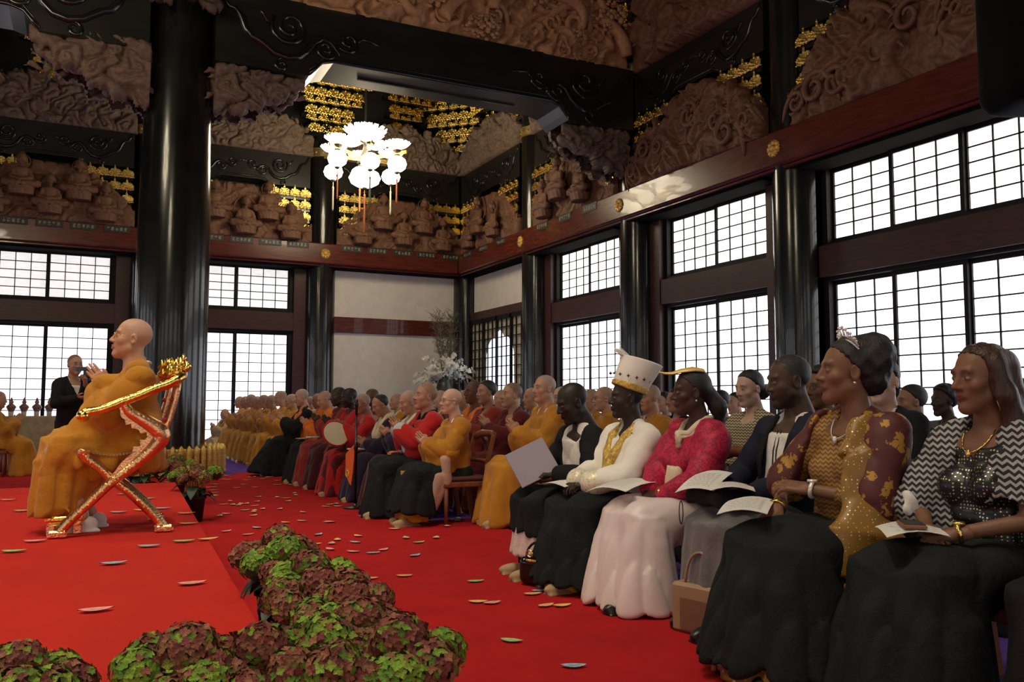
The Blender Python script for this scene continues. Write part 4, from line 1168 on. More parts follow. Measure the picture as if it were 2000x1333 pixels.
GLM = M('thin_metal_frame', (.35, .28, .20), .3, 1.); GLD = M('dark_frame', (.02, .018, .018), .35); GLASSES = {'thin': glasses_mesh(GLM), 'dark': glasses_mesh(GLD), 'gold': glasses_mesh(M('gold_frame', (.85, .6, .25), .25, 1.))}
SKIN = VC('skin', .5, .08, 90, spec=.35, sss=.0, var=.06)
SHOE = {}
def shoe_mesh(kind):
    s = SDF(.02)
    s.ell((0, .06, .035), (.044, .115, .042)); s.ell((0, -.05, .045), (.038, .06, .05)); s.box((0, .02, .008), (.045, .14, .010), .008, .01)
    v, f = s.mesh(.011)
    mats = {'sandal': M('tan_slipper', (.36, .25, .13), .7, var=.15), 'black': M('black_shoe', (.012, .011, .011), .35), 'white': M('white_sock', (.7, .68, .66), .85)}
    return mesh_of('shoe', v, f, mats[kind], True)
PEOPLE = []
def person(label, loc, rz, P, garments, skin=(.45, .26, .17), res='mid', hair=None, hairmat=None, head='m', stub=(.20, .16, .14, .45), glasses=None, shoes='sandal', beard=0., lip=None, eyes=True, brow=(.03, .02, .015), group=None, bare=False, hs=1.0):
    hr, br, gr = {'near': (.0052, .02, .0122), 'mid': (.0085, .026, .0195), 'far': (.012, .03, .027)}[res]
    K = skeleton(P); s = P.get('s', 1.)
    t = thing('person', label, 'person', loc, rz, group); t.scale = (s, s, s)
    parts = []; cols = []
    v, f = head_vf(head, hr); c = head_cols(v, skin, None, stub, brow, eyes, lip, beard)
    parts.append(((v*1.04*hs)@K['HR'].T+K['head'], f)); cols.append(c)
    hsc = .95 if head == 'f' else 1.02
    for q in (-1, 1):
        k, d, n = K['hd'][q]; v, f = place_hand(k, {'near': .0052, 'mid': .0075, 'far': .011}[res], q, K['wr'][q], d, n, hsc)
        parts.append((v, f)); cols.append(np.tile(np.array(skin)*np.array([1., .95, .93]), (len(v), 1)))
    b = SDF(.03); T = K['T']
    b.loft(T(0, 0, -.02), T(0, 0, .44), (.13, .085), (.145, .08)); b.ell(T(0, 0, .45), (.165, .075, .06)); b.cone(T(0, -.02, .45), T(0, -.015, .56), .065, .055)
    ar = (.048, .042, .036, .027) if head != 'f' else (.043, .038, .033, .024)
    for q in (-1, 1):
        b.chain([K['sh'][q]*.94+K['neck']*.06, K['el'][q]], [ar[0], ar[1]]); b.cone(K['el'][q], K['wr'][q], ar[2], ar[3], .01)
        b.chain([K['hp'][q], K['kn'][q]], [.075, .055]); b.cone(K['kn'][q], K['an'][q], .05, .035, .02)
    v, f = b.mesh(.012 if bare else br); parts.append((v, f)); cols.append(np.tile(skin, (len(v), 1)))
    V, Fq = join_vf(parts)
    body = obj('body', mesh_of('body', V, Fq, SKIN, True, np.concatenate(cols)), t)
    if res == 'near' and eyes:
        EYE = MATS.get('eye') or VC('eye', .12, spec=.6)
        for q in (-1, 1):
            ev = []; m = MB().sphere((0, 0, 0), .0118, 14, 10); va = np.array(m.v); ca = np.tile([.55, .50, .47], (len(va), 1)); ca[va[:, 1] > .0095] = (.02, .01, .007)
            p = K['head']+K['HR']@(np.array([q*.031, .0725, .0015])*1.04*hs)
            e = obj('eye', mesh_of('eye', va@K['HR'].T, m.f, EYE, True, ca), t, tuple(p))
    if hair:
        key = (hair, hr)
        if key not in HMESH: HMESH[key] = hair_sdf(hair).mesh(max(hr*1.2, .006))
        v, f = HMESH[key]
        obj('hair', mesh_of('hair', (v*1.04*hs)@K['HR'].T+K['head'], f, hairmat or HAIRM, True), t)
    if glasses:
        g = obj('glasses', GLASSES[glasses], t, tuple(K['head'])); g.rotation_mode = 'QUATERNION'; g.rotation_quaternion = Matrix(K['HR'].tolist()).to_quaternion(); g.scale = (1.06*hs,)*3
    for gname, fn, mat in garments:
        o = fn(K)
        if isinstance(o, SDF): v, f = o.mesh(gr); me = mesh_of(gname, v, f, mat, True)
        elif isinstance(o, MB): me = o.mesh(gname, mat, True)
        else: me = o
        if me and len(me.vertices): obj(gname, me, t)
    if shoes:
        if shoes not in SHOE: SHOE[shoes] = shoe_mesh(shoes)
        for q in (-1, 1):
            a = K['an'][q]; obj('shoe', SHOE[shoes], t, (a[0], a[1]+.02, max(0, a[2]-.09) if P.get('legs', 'sit') != 'stand' else a[2]-.08), -q*.12)
    PEOPLE.append((t, K)); t['skel'] = 1; del t['skel']
    return t, K
def at_px(px, X, z=1.2):
    """Y of the point at X whose image column is px (for a point at height z)"""
    lo, hi = .5, 40.
    for _ in range(60):
        mid = (lo+hi)/2; v = Vector((X, mid, z-CAM_H)); xx = 1000+F_PX*v.dot(_r)/v.dot(_f)
        if xx > px: lo = mid
        else: hi = mid
    return (lo+hi)/2
# ---- wooden chairs
CHW = M('chair_wood', (.20, .065, .025), .4, var=.25, vscale=12, stretch=(1, 1, .2)); CHS = M('chair_seat_cloth', (.10, .03, .03), .8)
CH = {}
def chair(label, loc, rz, s=1.):
    if not CH:
        CH['seat'] = MB().box(-.23, .23, -.21, .23, .40, .45, .02).mesh('seat', CHS)
        CH['frame'] = MB().box(-.24, .24, -.22, .24, .35, .40, .01).mesh('seat_frame', CHW)
        CH['fl'] = MB().lathe([(.018, 0), (.022, .36)], 8).mesh('leg', CHW, True)
        CH['bl'] = MB().bar((0, -.06, 0), (0, 0, .38), .035, .04).bar((0, 0, .38), (0, -.02, .60), .034, .036).bar((0, -.02, .60), (0, -.09, .86), .032, .034).mesh('back_post', CHW)
        m = MB(); m.tube([(-.23, -.20-.075, .80), (-.12, -.315, .84), (.12, -.315, .84), (.23, -.275, .80)], .022, 8, flat=1.6); m.tube([(-.22, -.235, .58), (0, -.255, .58), (.22, -.235, .58)], .014, 6, flat=1.5); CH['rail'] = m.mesh('backrest', CHW, True)
    t = thing('wooden_chair', label, 'chair', loc, rz, 'wooden chairs'); t.scale = (s, s, s)
    obj('seat', CH['seat'], t); obj('seat_frame', CH['frame'], t); obj('backrest', CH['rail'], t)
    for q in (-1, 1): obj('leg', CH['fl'], t, (q*.21, .20, 0)); obj('back_post', CH['bl'], t, (q*.22, -.20, 0))
    return t
# ================================================================= the cast
def pattern(name, c1, c2, kind, scale=1., rough=.7, metal=0., c3=None, thr=.5):
    """woven patterns: zigzag bands, sequin dots, brocade blossoms, lace"""
    m = bpy.data.materials.new(name); nt, b = nodes_of(m); N = nt.nodes; L = nt.links
    tc = N.new('ShaderNodeTexCoord'); sp = N.new('ShaderNodeSeparateXYZ'); L.new(tc.outputs['Object'], sp.inputs[0])
    def math_(op, a, bb=None):
        n = N.new('ShaderNodeMath'); n.operation = op
        for i, q in enumerate((a, bb)):
            if q is None: continue
            if isinstance(q, (int, float)): n.inputs[i].default_value = q
            else: L.new(q, n.inputs[i])
        return n.outputs[0]
    mix = N.new('ShaderNodeMix'); mix.data_type = 'RGBA'; mix.inputs[6].default_value = (*c1, 1); mix.inputs[7].default_value = (*c2, 1)
    if kind == 'zigzag':
        h = math_('ADD', sp.outputs[0], sp.outputs[1])
        pp = math_('PINGPONG', math_('MULTIPLY', h, scale), .5)
        zz = math_('ADD', math_('MULTIPLY', sp.outputs[2], scale*1.6), math_('MULTIPLY', pp, 1.1))
        L.new(math_('GREATER_THAN', math_('FRACT', zz), thr), mix.inputs[0])
    elif kind == 'dots':
        v = N.new('ShaderNodeTexVoronoi'); v.inputs['Scale'].default_value = scale; v.inputs['Randomness'].default_value = .25; L.new(tc.outputs['Object'], v.inputs['Vector'])
        L.new(math_('LESS_THAN', v.outputs['Distance'], thr), mix.inputs[0])
    elif kind == 'brocade':
        v = N.new('ShaderNodeTexVoronoi'); v.inputs['Scale'].default_value = scale; L.new(tc.outputs['Object'], v.inputs['Vector'])
        n = N.new('ShaderNodeTexNoise'); n.inputs['Scale'].default_value = scale*4; n.inputs['Detail'].default_value = 3; L.new(tc.outputs['Object'], n.inputs['Vector'])
        q = math_('ADD', v.outputs['Distance'], math_('MULTIPLY', n.outputs['Fac'], .9))
        L.new(math_('LESS_THAN', q, thr), mix.inputs[0])
    elif kind == 'lace':
        n = N.new('ShaderNodeTexNoise'); n.inputs['Scale'].default_value = scale; n.inputs['Detail'].default_value = 2; L.new(tc.outputs['Object'], n.inputs['Vector'])
        v = N.new('ShaderNodeTexVoronoi'); v.inputs['Scale'].default_value = scale*1.4; v.feature = 'DISTANCE_TO_EDGE'; L.new(tc.outputs['Object'], v.inputs['Vector'])
        L.new(math_('GREATER_THAN', math_('ADD', n.outputs['Fac'], v.outputs['Distance']), thr), mix.inputs[0])
    L.new(mix.outputs[2], b.inputs['Base Color']); b.inputs['Roughness'].default_value = rough
    if metal: L.new(math_('MULTIPLY', mix.inputs[0].links[0].from_socket, metal), b.inputs['Metallic'])
    return m
OCH = cloth('ochre', (.47, .205, .018)); OCHD = cloth('deep_ochre', (.40, .165, .014)); ORANGE = cloth('orange', (.62, .14, .012)); SAFF = cloth('bright_orange', (.68, .17, .02))
CRIM = cloth('crimson', (.42, .012, .012)); MAROON = cloth('maroon', (.10, .010, .012)); DMAR = cloth('dark_maroon', (.055, .008, .010)); REDM = cloth('brick_red', (.24, .022, .014))
WHITEC = cloth('white', (.74, .70, .64)); CREAMC = cloth('cream', (.66, .56, .38)); CHAR = cloth('charcoal', (.012, .0145, .0145), var=.2, sheen=.0); BLACKC = cloth('black', (.010, .010, .011), sheen=.0); NAVY = cloth('navy', (.014, .016, .030), sheen=.0)
PINKW = cloth('pinkish_white', (.62, .46, .43), .45, sheen=.3); PALEB = cloth('pale_grey_blue', (.42, .46, .46)); BEIGE = cloth('beige', (.50, .33, .24)); PURP = cloth('dark_purple', (.022, .012, .035)); GREYC = cloth('grey', (.16, .15, .15)); TANC = cloth('tan', (.42, .30, .16))
SATIN = M('white_satin', (.74, .62, .60), .38, var=.06, vscale=4, sheen=.3, spec=.5)
LACE = pattern('crimson_lace', (.50, .006, .050), (.26, .002, .028), 'lace', 40, .65, thr=.62); ZIG = pattern('zigzag_weave', (.012, .012, .014), (.36, .35, .33), 'zigzag', 26, .8, thr=.52)
SEQ = pattern('sequin_black', (.008, .008, .009), (.75, .66, .45), 'dots', 78, .35, .9, thr=.27); BROC = pattern('maroon_gold_brocade', (.085, .012, .012), (.42, .23, .04), 'brocade', 17, .62, .4, thr=.80)
SARI = pattern('gold_zigzag_silk', (.13, .050, .014), (.36, .19, .035), 'zigzag', 34, .5, .3, thr=.45); GSEQ = pattern('gold_sequin_silk', (.26, .13, .02), (.95, .75, .35), 'dots', 70, .42, .8, thr=.20)
MITG = pattern('white_gold_trim', (.72, .66, .52), (.75, .52, .14), 'brocade', 60, .35, .7, thr=.75); MITW = M('mitre_white', (.80, .76, .68), .7, var=.05); GOLDC = M('gold_embroidery', (.72, .50, .13), .32, .85, var=.3, vscale=60, bump=.8, bscale=150)
BLKDOT = M('black_bead', (.01, .01, .012), .3)
# skins
ASIA = (.50, .285, .185); ASIA2 = (.44, .235, .145); PALE = (.60, .37, .27); BROWN = (.155, .075, .042); DARK = (.032, .019, .014); DARK2 = (.060, .032, .021); TAN = (.33, .165, .095)
ST = (.27, .20, .165, .5); STG = (.36, .31, .28, .55); STB = (.05, .038, .032, .6); NOST = None
STK = (.02, .014, .012, .75)
def merge(*ss):
    s = ss[0]
    for q in ss[1:]: s.pr += q.pr; s.cut += q.cut
    return s
def robe_fn(seed=1, infl=.012, drop=.2, amp=.018, v=.34, lap=True, sl=(.066, .070, .062), to=.9, belly=0., lapkw={}, wide=1.):
    def fn(K):
        s = g_upper(K, infl, sl, to, v=v, belly=belly, wide=wide)
        c = s.cut; s.cut = []
        if drop:
            for q in (-1, 1): g_sleeve_drop(s, K, q, drop)
        if lap: s.pr += g_lap(K, **lapkw).pr
        s.cut = c; s.disp = folds(seed, amp); return s
    return fn
def kesa_fn(seed, infl=.026, flip=1, amp=.017, sleeve=True, hem=.46):
    def fn(K):
        s = g_upper(K, infl, (.07, .08, .075), .7, hem=hem, sides=(-1*flip,) if sleeve else ())
        if sleeve: g_sleeve_drop(s, K, -1*flip, .24)
        T = K['T']; n = K['R']@np.array([.93*flip, 0, .37]); s.disp = folds(seed+3, amp); s.half(T(.055*flip, .1, .50), n); return s
    return fn
def lap_fn(seed, amp=.014, **kw):
    def fn(K):
        s = g_lap(K, **kw); s.disp = folds(seed, amp); return s
    return fn
def upper_fn(seed, amp=.009, **kw):
    def fn(K):
        s = g_upper(K, **kw); s.disp = folds(seed, amp); return s
    return fn
def col_fn(zv=.34, r=.014, n2=1, infl=.012): return lambda K: collar(K, zv, r, n2, infl)
def stole_fn(x=.07, w=.05, z1=.50, z0=.10, infl=.03, seed=0, side=(-1, 1)):
    """long scarf hanging from the neck down both sides of the chest"""
    def fn(K):
        s = SDF(.02); T = K['T']
        for q in side:
            P = [T(q*.055, -.07, .545), T(q*.085, -.02, .535), T(q*(x+.02), .07, .47), T(q*x, .115+infl, .36), T(q*x, .125+infl, .20), T(q*(x+.02), .15+infl, z0)]
            for a, b in zip(P, P[1:]): s.cone(a, b, w*.55, w*.55, .015)
        s.disp = folds(seed, .007); return s
    return fn
def cast(label, px, hz, X, P, garments, rz=PI/2, **kw):
    K = skeleton(P); z = K['head'][2]; s = P.setdefault('s', hz/z)
    Y = at_px(px, X, hz); c, sn = math.cos(rz), math.sin(rz); hx, hy = K['head'][0]*s, K['head'][1]*s
    loc = (X-(c*hx-sn*hy), Y-(sn*hx+c*hy), 0)
    return person(label, loc, rz, P, garments, **kw)
def ochre_monk(seed, kesa=True, m1=None, m2=None, amp=.018):
    g = [('robe', robe_fn(seed, amp=amp), m1 or OCH)]
    if kesa: g.append(('kesa', kesa_fn(seed), m2 or OCHD))
    g.append(('collar', col_fn(), WHITEC)); return g
def lp(t, x, y, z):
    """a point of a person's own frame in the world"""
    s = t.scale[0]; a = t.rotation_euler[2]; c, sn = math.cos(a), math.sin(a)
    return (t.location[0]+s*(c*x-sn*y), t.location[1]+s*(sn*x+c*y), s*z)
H90 = PI/2
# ---------------------------------------------------------------- guests in the front row, from the camera backwards
# woman in the zigzag shawl
def shawl(K):
    s = SDF(.035); T = K['T']
    s.loft(T(0, -.02, .13), T(0, -.015, .42), (.275, .165), (.205, .125), p=2.2); s.cone(T(-.15, -.015, .455), T(.15, -.015, .455), .078, .078, .05)
    for q in (-1, 1):
        s.cone(T(q*.04, -.03, .515), T(q*.15, -.015, .465), .055, .068, .03); s.cone(K['sh'][q], K['el'][q], .085, .095, .04)
    R, hip = K['R'], K['hip']
    def c(P):
        Q = (P-hip)@R
        return np.minimum(Q[:, 1]+.02, np.minimum(.62*(Q[:, 2]-.10)+.015, .072)-np.abs(Q[:, 0]))
    s.sub(c); s.sub(lambda P: .18-((P-hip)@R)[:, 2]-.10*np.sin(9*P[:, 0]))
    s.disp = folds(4, .012); return s
def necklace(K):
    T = K['T']; m = MB(); P = []
    for i in range(13):
        a = PI*i/12; P.append(T(.062*math.cos(a), .035+.07*math.sin(a), .515-.085*math.sin(a)))
    m.tube(P, .003, 5); m.sphere(tuple(T(0, .112, .425)), (.012, .006, .016), 8, 6); return m
def bracelet(q, r=.034, th=.006, back=.015):
    def fn(K):
        w_, e = K['wr'][q], K['el'][q]; d = (w_-e)/np.linalg.norm(w_-e); c = w_-d*back; x = np.cross(d, [0, 0, 1.]); x /= np.linalg.norm(x); y = np.cross(d, x)
        return MB().tube([tuple(c+r*(math.cos(a)*x+math.sin(a)*y)) for a in [2*PI*i/18 for i in range(18)]], th, 6, closed=True, flat=1.6)
    return fn
def watch(q, r=.032):
    b = bracelet(q, r, .006, .02)
    def fn(K):
        m = b(K); w_, e = K['wr'][q], K['el'][q]; d = (w_-e)/np.linalg.norm(w_-e); c = w_-d*.02+np.array([0, 0, r+.004])
        m.lathe([(0, -.004), (.02, -.004), (.022, .0), (.02, .006), (0, .006)], 16, tuple(c)); return m
    return fn
def earring(q, drop=True):
    def fn(K):
        m = MB(); p = K['head']+K['HR']@np.array([q*.088, -.012, -.050]); m.sphere(tuple(p), .006, 8, 6)
        if drop: m.prism([(0, 0), (.017, -.03), (0, -.065), (-.017, -.03)], -.002, .002, 'x'); n = 8; m.v[-n:] = [tuple(np.array(v)+p+np.array([0, 0, -.008])) for v in m.v[-n:]]
        return m
    return fn
CLASP = lambda z=.615, y=.30: {q: ((q*.055, y, z), (-q*.85, .5, -.15), (0, -.35, -1), 'grip', (q*1., -.6, -.3)) for q in (-1, 1)}
wA, KA = cast('young woman with long brown hair wearing a black and white zigzag shawl', 1912, 1.225, 3.12,
     dict(arms='clasp', hands=CLASP(.64, .28), yaw=-.22, pitch=.02, lean=.02), [('dress', upper_fn(2, .004, infl=.0, sides=(), v=.40, slope=.55, bust=.01), SEQ), ('skirt', lap_fn(5, .016, flare=(.30, .24)), CHAR), ('shawl', shawl, ZIG),
     ('necklace', necklace, GOLD), ('watch', watch(-1), GOLD), ('earring', earring(-1), GOLDC)], H90-.05, skin=(.20, .095, .055), res='near', hair='long', hairmat=HAIRB, head='f', stub=None, shoes='black', bare=True, lip=(.16, .035, .03))
# woman with the tiara
def sari_shawl(K):
    s = SDF(.03); T = K['T']
    s.loft(T(-.06, -.01, -.02), T(-.02, -.01, .42), (.20, .16), (.195, .12)); s.cone(T(-.16, -.012, .455), T(.16, -.012, .455), .075, .072, .04)
    for q in (-1, 1):
        s.cone(T(q*.04, -.03, .52), T(q*.15, -.012, .465), .055, .066, .03); s.cone(K['sh'][q], K['el'][q], .082, .088, .03)
    s.cone(K['el'][-1], K['el'][-1]+np.array([-.02, -.02, -.14]), .085, .07, .04)
    R, hip = K['R'], K['hip']
    s.sub(lambda P: np.minimum(((P-hip)@R)[:, 1]+.01, np.minimum(((P-hip)@R)[:, 0]+.055+.12*(((P-hip)@R)[:, 2]-.45), .20-((P-hip)@R)[:, 0]-.25*(((P-hip)@R)[:, 2]-.30))))
    s.disp = folds(7, .010); return s
def sari_drape(K):
    s = SDF(.03); T = K['T']
    P = [T(-.09, .04, .50), T(-.13, .115, .36), T(-.185, .135, .16), np.array([-.225, .20, .56]), np.array([-.25, .24, .40]), np.array([-.255, .25, .22])]
    W = [.05, .075, .10, .13, .145, .15]
    for i in range(len(P)-1): s.loft(P[i+1], P[i], (W[i+1], .035), (W[i], .035), xax=(.35, 1, 0), k=.05)
    s.disp = folds(9, .012, 1.5); return s
def gold_hem(K):
    s = g_lap(K, .04, (.24, .22), .01, top=(.1, .06)); s.half((0, 0, .14), (0, 0, 1)); s.disp = folds(10, .008); return s
def tiara(K):
    m = MB(); HR, hd = K['HR'], K['head']
    tr = lambda p: tuple(hd+HR@(np.array(p)*1.04))
    for zz, rr in ((.0, .0045), (.012, .003)):
        m.tube([tr((.088*math.cos(a), -.035+.075*math.sin(a)*.5+.01, .083+.045*math.sin(a)+zz)) for a in [PI*i/24 for i in range(25)]], rr, 6)
    for i in range(17):
        a = PI*(i+.5)/17; h_ = .016+.022*math.sin(a)**2*(1 if i % 2 else .7)
        b = np.array([.088*math.cos(a), .005+.0375*math.sin(a)-.03, .090+.045*math.sin(a)])
        m.tube([tr(b), tr(b+np.array([.02*math.cos(a), .012, h_]))], .0028, 5); m.sphere(tr(b+np.array([.02*math.cos(a), .012, h_+.004])), .007 if i % 2 else .005, 8, 6)
    return m
DIAM = M('silver_crystal', (.80, .79, .77), .22, .35)
FOLD = {-1: ((.06, .22, .72), (.75, .5, .1), (0, -.5, -.8), 'rest', (-1., -.3, -.8)), 1: ((.16, .30, .63), (-.15, .8, -.45), (0, -.4, -1), 'rest', (1, -.4, -.5))}
wB, KB = cast('woman wearing a silver tiara and a maroon and gold sari', 1652, 1.27, 3.02,
     dict(arms='lap', hands=FOLD, yaw=-.55, pitch=-.04, lean=.03), [('blouse', upper_fn(3, .006, infl=.004, sides=(-1, 1), to=.35, sl=(.062, .058, .05), v=.44, slope=.6, bust=.015, belly=.03), SARI), ('skirt', lap_fn(6, .016, flare=(.30, .25), r=.105, hem=.08), CHAR), ('sari_shawl', sari_shawl, BROC), ('sari_end', sari_drape, GSEQ), ('sari_hem', gold_hem, GSEQ),
     ('tiara', tiara, DIAM), ('bracelet', bracelet(1), GOLD), ('wrist_watch', watch(-1), DIAM), ('earring', earring(-1, False), DIAM), ('necklace', necklace, DIAM)], H90-.02, skin=(.205, .098, .055), res='near', hair='updo', head='f', stub=None, shoes='black', bare=True, hs=1.04)
# man in the dark suit
def jacket(seed, v=.16, slope=.50, infl=.022, wm=.075, to=.93, lap_z=.40):
    def fn(K):
        s = g_upper(K, infl, (.068, .066, .056), to, hem=lap_z, v=v, slope=slope, wm=wm)
        c = s.cut; s.disp = folds(seed, .007); return s
    return fn
def lapel(K):
    T = K['T']; m = MB()
    for q in (-1, 1):
        P = [T(q*.07, -.05, .545), T(q*.09, .02, .525), T(q*.108, .085, .44), T(q*.105, .130, .33), T(q*.08, .150, .16)]
        m.tube(P, [.016, .022, .034, .030, .012], 8, flat=.35)
    return m
def placket(K):
    T = K['T']; m = MB()
    for x in (-.012, .012): m.tube([T(x, .085, .46), T(x, .118, .36), T(x, .13, .22), T(x, .14, .08)], .003, 5)
    for z in (.18, .21, .24): m.box(-.05, -.02, 0, 0, 0, 0) if False else m.tube([T(-.05, .128, z), T(-.02, .132, z+.02)], .003, 5)
    return m
wC, KC = cast('bearded man in an open dark suit over a white shirt, wristwatch showing', 1538, 1.245, 3.30,
     dict(arms='lap', hands={1: ((.15, .30, .655), (-.5, .8, -.15), (0, -.1, -1), 'rest', (1, -.6, -.4)), -1: ((-.05, .34, .655), (.8, .6, -.05), (0, -.15, -1), 'grip', (-1, -.6, -.5))}, yaw=-.28, pitch=.12, lean=.0, sw=.18),
     [('shirt', upper_fn(4, .006, infl=.004, v=.45, slope=.3, sides=()), WHITEC), ('shirt_placket', placket, NAVY), ('jacket', jacket(8, -.02, .40, wm=.088), NAVY), ('lapel', lapel, BLACKC), ('trousers', lap_fn(3, .010, flare=(.23, .13), r=.09), GREYC), ('wrist_watch', watch(-1, .034), GOLD),
      ('pocket_square', lambda K: MB().prism([(-.13, 0), (-.07, 0), (-.075, .03), (-.10, .045), (-.12, .025)], 0, .01, 'y').xf(Matrix.Translation(Vector(K['T'](0, .105, .30)))), M('dark_silk', (.05, .03, .035), .5))],
     H90-.10, skin=(.075, .040, .026), res='near', hair='crop', head='b', stub=STK, beard=.85, shoes='black')
# woman in crimson lace
def puff(K):
    s = g_upper(K, .014, (.085, .090, .05), .88, v=.40, slope=.5, bust=.02, belly=.02); s.disp = folds(11, .012); return s
def sash_front(K):
    s = SDF(.02); T = K['T']
    s.loft(T(-.02, .20, .0), T(-.02, .165, .28), (.12, .03), (.06, .03)); s.disp = lambda P: .006*np.sin(130*P[:, 0]); return s
def fascin(K):
    m = MB(); HR, hd = K['HR'], K['head']; tr = lambda p: tuple(hd+HR@(np.array(p)*1.04))
    # stiff pointed gold band across the top of the head
    P = [(0, .175, .118), (0, .14, .112), (0, .10, .112), (0, .05, .128), (0, -.02, .138), (0, -.08, .125)]; W = [.004, .02, .03, .05, .065, .05]; v = []; f = []
    for p, w_ in zip(P, W):
        for x in (-1, -.5, 0, .5, 1):
            for o in (0, .006): v.append(tr((x*w_, p[1], p[2]-x*x*w_*.35+o)))
    for i in range(len(P)-1):
        for j in range(4):
            a = i*10+j*2; f += [(a+1, a+3, a+13, a+11), (a, a+10, a+12, a+2)]
        f += [(i*10, i*10+1, i*10+11, i*10+10), (i*10+8, i*10+18, i*10+19, i*10+9)]
    return m.add(v, f)
wD, KD = cast('woman in a crimson lace top with a gold pointed headpiece and white satin skirt', 1348, 1.195, 3.18,
     dict(arms='clasp', hands=CLASP(.625, .31), yaw=-.35, pitch=.04, lean=.03), [('lace_top', puff, LACE), ('white_sash', sash_front, CREAMC), ('shoulder_yoke', lambda K: collar(K, .44, .022, 2, .01), CREAMC), ('skirt', lap_fn(12, .013, flare=(.31, .22), r=.11), SATIN), ('headpiece', fascin, M('gold_cloth', (.74, .52, .16), .5, .2)),
     ('bracelet', bracelet(-1, .035, .008), GOLD), ('earring', earring(-1, False), DIAM), ('necklace', necklace, GOLD)], H90-.08, skin=(.062, .030, .020), res='near', hair='pony', head='f', stub=None, shoes='black', lip=(.10, .025, .022))
# man with the tall white mitre
def mitre(K):
    s = SDF(.012); s.loft((0, -.012, .048), (0, -.155, .33), (.090, .110), (.130, .148), k=.01, p=2.)
    s.sub(lambda P: (P[:, 2]-.240)-.30*(P[:, 1]+.10)); s.sub(lambda P: .055+.30*P[:, 1]-P[:, 2])
    v, f = s.mesh(.006); return mesh_of('mitre', (v*1.04)@K['HR'].T+K['head'], f, MITW, True)
def mitre_band(K):
    s = SDF(.01); s.loft((0, -.012, .045), (0, -.046, .115), (.095, .115), (.105, .126), k=.01, p=2.)
    s.sub(lambda P: .053+.30*P[:, 1]-P[:, 2]); s.sub(lambda P: P[:, 2]-.098-.30*P[:, 1])
    v, f = s.mesh(.005); return mesh_of('mitre_band', (v*1.04)@K['HR'].T+K['head'], f, GOLDC, True)
def mitre_beads(K):
    m = MB()
    for i in range(9):
        a = PI*.5+PI*(i-1)/8.*1.05; p = np.array([.112*math.cos(a), -.035+.132*math.sin(a)*-1 if False else -.033+.130*math.sin(a), .128+.030*math.sin(a)])
        p = K['head']+K['HR']@(p*1.04)
        m.sphere(tuple(p), .0065, 6, 5)
        for dx, dz in ((.009, 0), (-.009, 0), (0, .009), (0, -.009)): m.sphere(tuple(p+np.array([0, dx, dz])), .0035, 5, 4)
    return m
def plume(K):
    m = MB(); r = random.Random(3); base = np.array([-.02, .005, .262])
    for i in range(26):
        d = np.array([r.uniform(-.02, .02), r.uniform(.0, .055), r.uniform(.0, .03)]); P = [K['head']+K['HR']@((base+np.array([0, -.05, -.02])*(1-t)+d*t+np.array([0, .03, .03])*t)*1.04) for t in (0, .5, 1)]
        m.tube([tuple(p) for p in P], [.004, .005, .001], 5)
    return m
def gold_front(K):
    s = SDF(.015); T = K['T']
    for q in (-1, 1): s.chain([T(q*.085, .0, .535), T(q*.085, .085, .46), T(q*.045, .150, .35), T(0, .185, .24)], [.024, .030, .032, .034], .012)
    s.loft(T(0, .195, .0), T(0, .175, .27), (.095, .028), (.05, .028)); return s
def gold_cuffs(K):
    s = SDF(.01)
    for q in (-1, 1):
        e, w_ = K['el'][q], K['wr'][q]; s.cone(e+(w_-e)*.62, e+(w_-e)*.93, .075, .085, .01)
    return s
def bead_trim(K):
    T = K['T']; m = MB()
    for q in (-1, 1):
        for i in range(11):
            t = i/10; p = T(q*(.135-.03*t), .07+.125*t, .48-.36*t); m.sphere(tuple(p), .005, 6, 5)
    return m
wE, KE = cast('man in a tall white mitre and a white robe trimmed with gold', 1222, 1.165, 3.12,
     dict(arms='lap', hands={1: ((.10, .35, .66), (-.4, .85, -.2), (0, -.2, -1), 'rest', (1, -.6, -.4)), -1: ((-.085, .36, .66), (.5, .8, -.1), (0, -.2, -1), 'grip', (-1, -.6, -.5))}, yaw=-.28, pitch=.0, lean=.02, sw=.185),
     [('robe', upper_fn(14, .010, infl=.02, sl=(.078, .078, .07), to=.9, v=.42, belly=.05, wide=1.05), MITW), ('gold_front_band', gold_front, GOLDC), ('gold_cuff', gold_cuffs, MITG), ('bead_trim', bead_trim, BLKDOT), ('lap_cloth', lap_fn(15, .016, flare=(.30, .22), r=.105, hem=.07), CHAR),
      ('robe_hem', lap_fn(16, .008, flare=(.20, .15), r=.05, hem=.02, top=(.1, .08)), GOLDC), ('mitre', mitre, None), ('mitre_band', mitre_band, None), ('mitre_bead', mitre_beads, BLKDOT), ('plume', plume, MITW)],
     H90-.06, skin=DARK, res='near', head='b', stub=STK, beard=.5)
